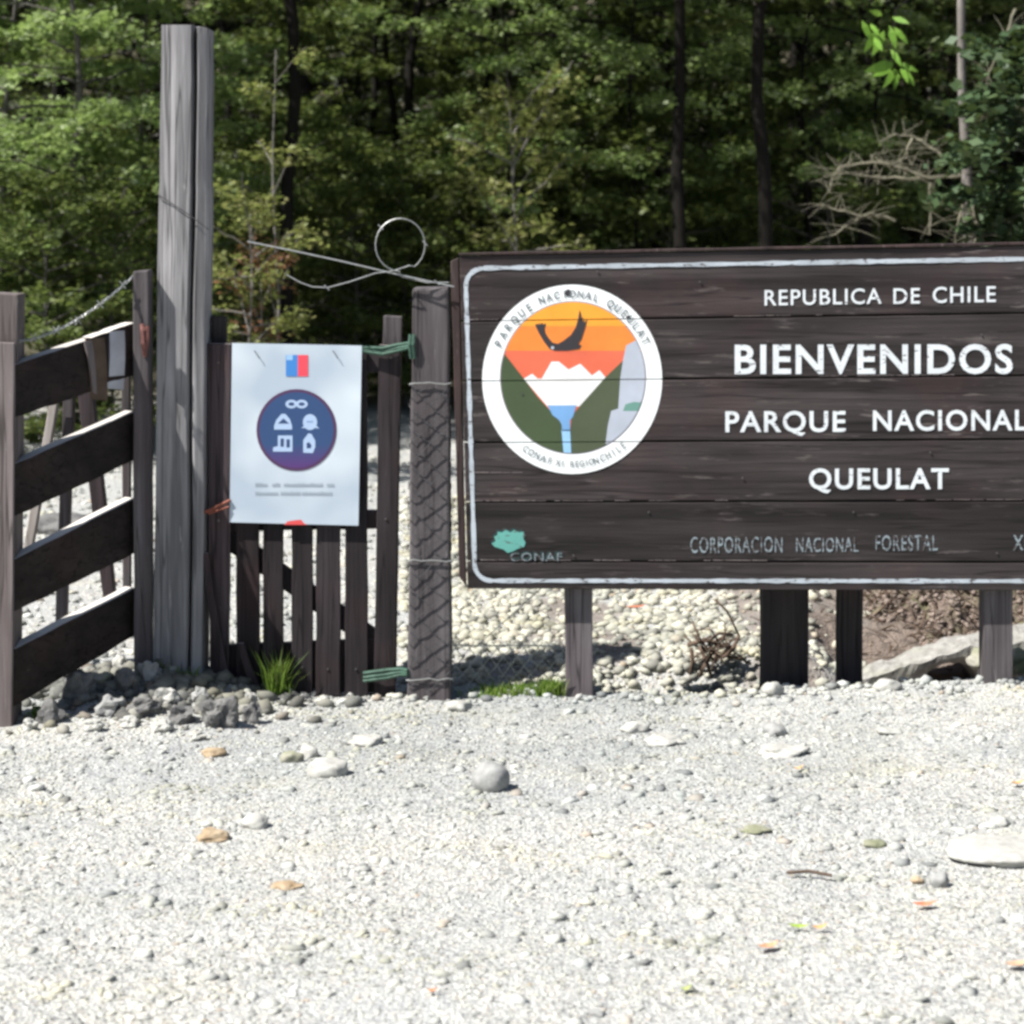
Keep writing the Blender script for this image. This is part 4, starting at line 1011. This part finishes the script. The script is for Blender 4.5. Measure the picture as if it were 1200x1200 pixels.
def copy_tree(src, x, y, rz, s, label, group=None):
    c = src.copy(); COL.objects.link(c); c.location = (x, y, ground_z(x, y)); c.rotation_euler = (0, 0, rz); c.scale = (s, s, s*rnd.uniform(.92, 1.1))
    c['label'] = label
    if group: c['group'] = group
    elif 'group' in c: del c['group']
    for ch in src.children:
        d = ch.copy(); COL.objects.link(d); d.parent = c
    return c
def wx(px, Y_): return (px-600)*Y_/F
T1 = tree('young_tree', 'bright green young tree with pale trunk behind the plank fence', 'tree', wx(92, 14.5), 14.5, 4.6, .6, 1.3, 44, 26, 24, .062, 'leaf_bright', 'bark_mid', .035, 21, 'round')
copy_tree(T1, wx(5, 15.2), 15.2, 2.1, .95, 'bright green young tree at the far left edge')
copy_tree(T1, wx(168, 16.2), 16.2, 4.0, .9, 'bright green young tree partly hidden by the tall post')
C1 = tree('tall_tree', 'tall dark-trunked tree just right of the tall post', 'tree', wx(338, 15.3), 15.3, 9, 2.9, 2.2, 44, 20, 22, .065, 'leaf_mid', 'bark_dark', .058, 31, 'round')
CG = None
copy_tree(C1, wx(808, 15.9), 15.9, 1.0, .95, 'tall dark-trunked tree behind the left half of the big sign')
copy_tree(C1, wx(899, 15.6), 15.6, 2.6, 1.02, 'tall dark-trunked tree behind the middle of the big sign')
copy_tree(C1, wx(640, 19.2), 19.2, 4.4, 1.05, 'tall tree above the round emblem of the sign')
copy_tree(C1, wx(1006, 16.9), 16.9, 5.3, .9, 'tall dark-trunked tree above the word Chile on the sign')
copy_tree(C1, wx(480, 18.6), 18.6, 3.4, 1.0, 'tall tree above the wrapped post')
copy_tree(C1, wx(1220, 17.5), 17.5, .4, 1.0, 'tall tree at the right edge of the forest')
T2 = tree('bushy_tree', 'bushy mid-green tree in the forest front left of centre', 'tree', wx(265, 19), 19, 5.5, .3, 1.6, 46, 22, 22, .058, 'leaf_mid', 'bark_dark', .05, 41, 'cone')
T4 = tree('round_tree', 'yellow-green round-crowned tree above the wire loop', 'tree', wx(470, 19.6), 19.6, 5.2, .4, 1.5, 34, 26, 22, .07, 'leaf_yellow', 'bark_dark', .05, 43, 'round', droop=.3)
copy_tree(T4, wx(770, 19.4), 19.4, 2.0, 1.0, 'yellow-green round-crowned tree left of the first dark trunk behind the sign')
copy_tree(T4, wx(1110, 18.6), 18.6, 4.0, 1.0, 'yellow-green round-crowned tree behind the bleached dead branches')
for px, Y_, rz, s, lb in ((430, 20.5, 1, 1.0, 'bushy dark tree behind the wire loop'), (560, 20, 2, .95, 'bushy mid-green tree above the left corner of the sign'),
                          (700, 20.8, 3, 1.1, 'bushy tree between the two dark trunks left of the sign middle and the emblem'), (850, 20.3, 4, 1.0, 'bushy tree between the two dark trunks behind the sign'),
                          (950, 19.6, 5, 1.0, 'feathery green tree above the words Republica de Chile'), (1080, 20.2, 6, 1.1, 'bushy tree behind the bleached dead branches'),
                          (1180, 19.5, .5, 1.0, 'bushy tree at the right end of the forest front'), (60, 19.5, 1.7, 1.1, 'bushy tree behind the bright young trees on the left')):
    copy_tree(T2, wx(px, Y_), Y_, rz, s, lb)
T3 = tree('feathery_tree', 'light green feathery young tree above the sign, right of centre', 'tree', wx(945, 16.8), 16.8, 4.9, 1.4, 1.05, 34, 20, 20, .055, 'leaf_bright', 'bark_dark', .022, 51, 'round', droop=.3)
copy_tree(T3, wx(585, 16.8), 16.8, 2.2, 1.05, 'light green feathery young tree above the left corner of the sign')
copy_tree(T3, wx(735, 17.0), 17.0, .9, 1.0, 'light green feathery young tree above the emblem side of the sign')
copy_tree(T3, wx(1030, 16.6), 16.6, 3.9, 1.0, 'light green feathery young tree behind the hanging lime leaves')
# deep forest
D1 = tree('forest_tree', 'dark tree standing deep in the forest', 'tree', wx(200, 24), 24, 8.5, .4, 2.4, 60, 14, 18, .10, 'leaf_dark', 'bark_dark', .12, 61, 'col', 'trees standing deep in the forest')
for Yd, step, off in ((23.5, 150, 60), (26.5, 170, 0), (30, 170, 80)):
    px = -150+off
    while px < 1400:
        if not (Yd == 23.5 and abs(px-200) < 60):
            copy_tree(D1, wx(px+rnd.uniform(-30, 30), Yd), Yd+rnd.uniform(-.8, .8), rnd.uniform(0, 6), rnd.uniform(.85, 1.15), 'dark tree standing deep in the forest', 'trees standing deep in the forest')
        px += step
# far leaf mass closing the view
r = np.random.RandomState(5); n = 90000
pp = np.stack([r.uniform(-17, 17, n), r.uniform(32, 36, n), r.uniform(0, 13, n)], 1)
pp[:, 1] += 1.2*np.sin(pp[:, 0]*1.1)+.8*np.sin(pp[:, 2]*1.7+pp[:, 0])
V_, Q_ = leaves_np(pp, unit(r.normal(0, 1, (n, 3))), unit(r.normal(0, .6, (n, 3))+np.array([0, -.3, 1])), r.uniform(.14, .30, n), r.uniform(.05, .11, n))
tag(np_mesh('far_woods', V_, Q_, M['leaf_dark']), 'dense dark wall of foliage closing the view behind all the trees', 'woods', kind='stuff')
# undergrowth
S1 = tree('shrub', 'leafy green shrub at the forest edge behind the plank fence', 'shrub', wx(60, 13.6), 13.6, 1.75, .1, .75, 40, 13, 18, .055, 'leaf_mid', 'bark_mid', .015, 71, 'round')
for px, Y_, rz, s, lb in ((140, 14.2, 1, .95, 'leafy shrub behind the far fence post'), (10, 14.6, 2, 1.05, 'leafy shrub behind the near fence post'), (245, 15.6, 3, .85, 'leafy shrub just right of the tall post'),
                          (410, 16.6, 4, 1.0, 'dark shrub behind the top of the notice'), (470, 16.8, 5, 1.0, 'dark shrub behind the wrapped post'), (560, 17.3, .6, 1.3, 'shrub behind the top left corner of the sign'),
                          (690, 17.6, 1.6, 1.35, 'shrub behind the emblem end of the sign'), (780, 17.2, 2.6, 1.3, 'shrub behind the sign, left of the first dark trunk'), (960, 17, 3.6, 1.35, 'shrub behind the letters of the sign'),
                          (350, 17.4, 4.6, 1.2, 'dark shrub at the foot of the tree right of the tall post')):
    copy_tree(S1, wx(px, Y_), Y_, rz, s, lb)
SP = tree('sapling', 'yellow-green sapling with bent pale stem above the notice', 'sapling', wx(318, 13), 13, 2.55, .3, .42, 9, 5, 14, .05, 'leaf_olive', 'bark_pale', .014, 81, 'col', droop=.1, up=.5)
D2 = tree('olive_shrub', 'olive yellow shrub with bare stems left of the notice top', 'shrub', wx(300, 12.6), 12.6, 1.55, .5, .4, 22, 8, 14, .045, 'leaf_olive', 'bark_pale', .012, 83, 'round', up=.5)
DD = tree('dead_shrub', 'reddish brown dead leaves behind the olive shrub', 'shrub', wx(306, 12.9), 12.9, 1.35, .75, .22, 9, 6, 10, .05, 'leaf_dead', 'bark_pale', .01, 84, 'round', up=.5)
copy_tree(D2, wx(598, 15.5), 15.5, 2, 1.35, 'olive yellow shrub above the left corner of the sign')
BR = tree('broadleaf_shrub', 'dark glossy broad-leaved shrub at the right edge above the sign', 'shrub', wx(1240, 11.5), 11.5, 2.3, .9, .52, 60, 9, 12, .075, 'leaf_broad', 'bark_dark', .02, 91, 'round', wid=.36)
# slender tree on the right with bleached dead branches
def slender():
    Y_ = 12.2; t = thing('slender_tree', 'slender pale-patched trunk near the right edge with bleached dead branches', 'tree', P(1140, 300, Y_)*1)
    t.location = (wx(1138, Y_), Y_, ground_z(wx(1138, Y_), Y_)); ORI[t] = Vector(t.location)
    mb = MB(); base = ORI[t]; pts = [base, P(1136, 300, Y_), P(1133, 200, Y_), P(1127, 100, Y_), P(1126, 0, Y_), P(1122, -200, Y_), P(1124, -420, Y_)]
    mb.tube(pts, [.045, .036, .03, .024, .022, .018, .01], 8); mb.build('trunk', M['bark_pale'], t, smooth=True)
    r = random.Random(12)
    def limb(L, w, Yd=0):
        P3 = [P(x, y, Y_-.1+Yd+.02*math.sin(x)) for x, y in L]; m_ = MB()
        # refine
        Q = []
        for a, b in zip(P3, P3[1:]):
            for k in range(4): Q.append(a.lerp(b, k/4)+Vector([r.uniform(-.006, .006) for _ in range(3)]))
        Q.append(P3[-1]); m_.tube(Q, [w*Y_/F*.34*(1-.7*k/len(Q)) for k in range(len(Q))], 5)
        for k in list(range(2, len(Q)))*2:
            a = r.uniform(0, 2*PI); L_ = r.uniform(.05, .22); q = Q[k]+Vector((math.cos(a), r.uniform(-.3, .3), math.sin(a)*.7))*L_
            m_.tube([Q[k], (Q[k]+q)/2+Vector((0, 0, .008)), q], [.0028, .002, .001], 4)
        m_.build('dead_branch', M['dead_twig'], t)
    limb([(1126, 206), (1090, 208), (1060, 209), (1020, 206), (985, 203), (966, 208)], 7)
    limb([(1090, 210), (1062, 198), (1035, 190), (1005, 192), (985, 196), (975, 208), (972, 226)], 6, -.05)
    limb([(1110, 186), (1090, 172), (1070, 160), (1050, 158), (1030, 166)], 7)
    limb([(1070, 162), (1062, 176), (1070, 198)], 6)
    limb([(1062, 185), (1040, 194), (1020, 182)], 3)
    limb([(1091, 212), (1090, 240), (1090, 275)], 6, -.03)
    limb([(1050, 258), (1020, 250), (995, 262), (975, 276)], 6, -.04)
    limb([(1010, 254), (985, 246), (962, 240)], 4, -.04)
    limb([(1190, 10), (1175, 50), (1160, 85), (1150, 110)], 5, -.3)
    limb([(1128, 240), (1122, 262), (1118, 290)], 5, -.02)
    limb([(1140, 240), (1145, 265), (1142, 292)], 6, -.02)
    # drooping spray of long lime leaves near the top
    tw = MB(); tw.tube([P(1126, -30, Y_), P(1090, -20, Y_-.5), P(1050, 10, Y_-1.0), P(1042, 60, Y_-1.2), P(1050, 82, Y_-1.2)], [.008, .006, .004, .003, .002], 5); tw.build('leafy_branch', M['bark_dark'], t)
    lv = MB()
    L = [(1010, 24, 1022, 50), (1020, 28, 1030, 42), (1030, 34, 1012, 62), (1036, 36, 1022, 66), (1042, 30, 1050, 58), (1048, 32, 1064, 52), (1046, 20, 1066, 28), (1034, 18, 1018, 12),
         (1044, 58, 1056, 78), (1046, 78, 1022, 90), (1050, 80, 1034, 104), (1052, 82, 1048, 106), (1058, 80, 1072, 102), (1056, 78, 1064, 98), (1048, 74, 1012, 84), (1052, 74, 1076, 84), (1024, 44, 1034, 60)]
    for a in L:
        Yl = Y_-1.15+r.uniform(-.06, .06); p0, p1 = P(a[0], a[1], Yl), P(a[2], a[3], Yl-r.uniform(0, .08)); d = p1-p0; s = d.cross(Vector((r.uniform(-.4, .4), -1, r.uniform(-.2, .5)))).normalized()*d.length*.15
        lf = MB(); mds = [p0.lerp(p1, f)+Vector((0, -.01*math.sin(f*PI), 0)) for f in (0, .3, .65, 1)]; ws = [.1, 1, .8, .02]
        for k in range(3): lf.poly([mds[k]-s*ws[k], mds[k]+s*ws[k], mds[k+1]+s*ws[k+1], mds[k+1]-s*ws[k+1]])
        lf.build('leaf', M['leaf_lime'], t, smooth=True)
slender()
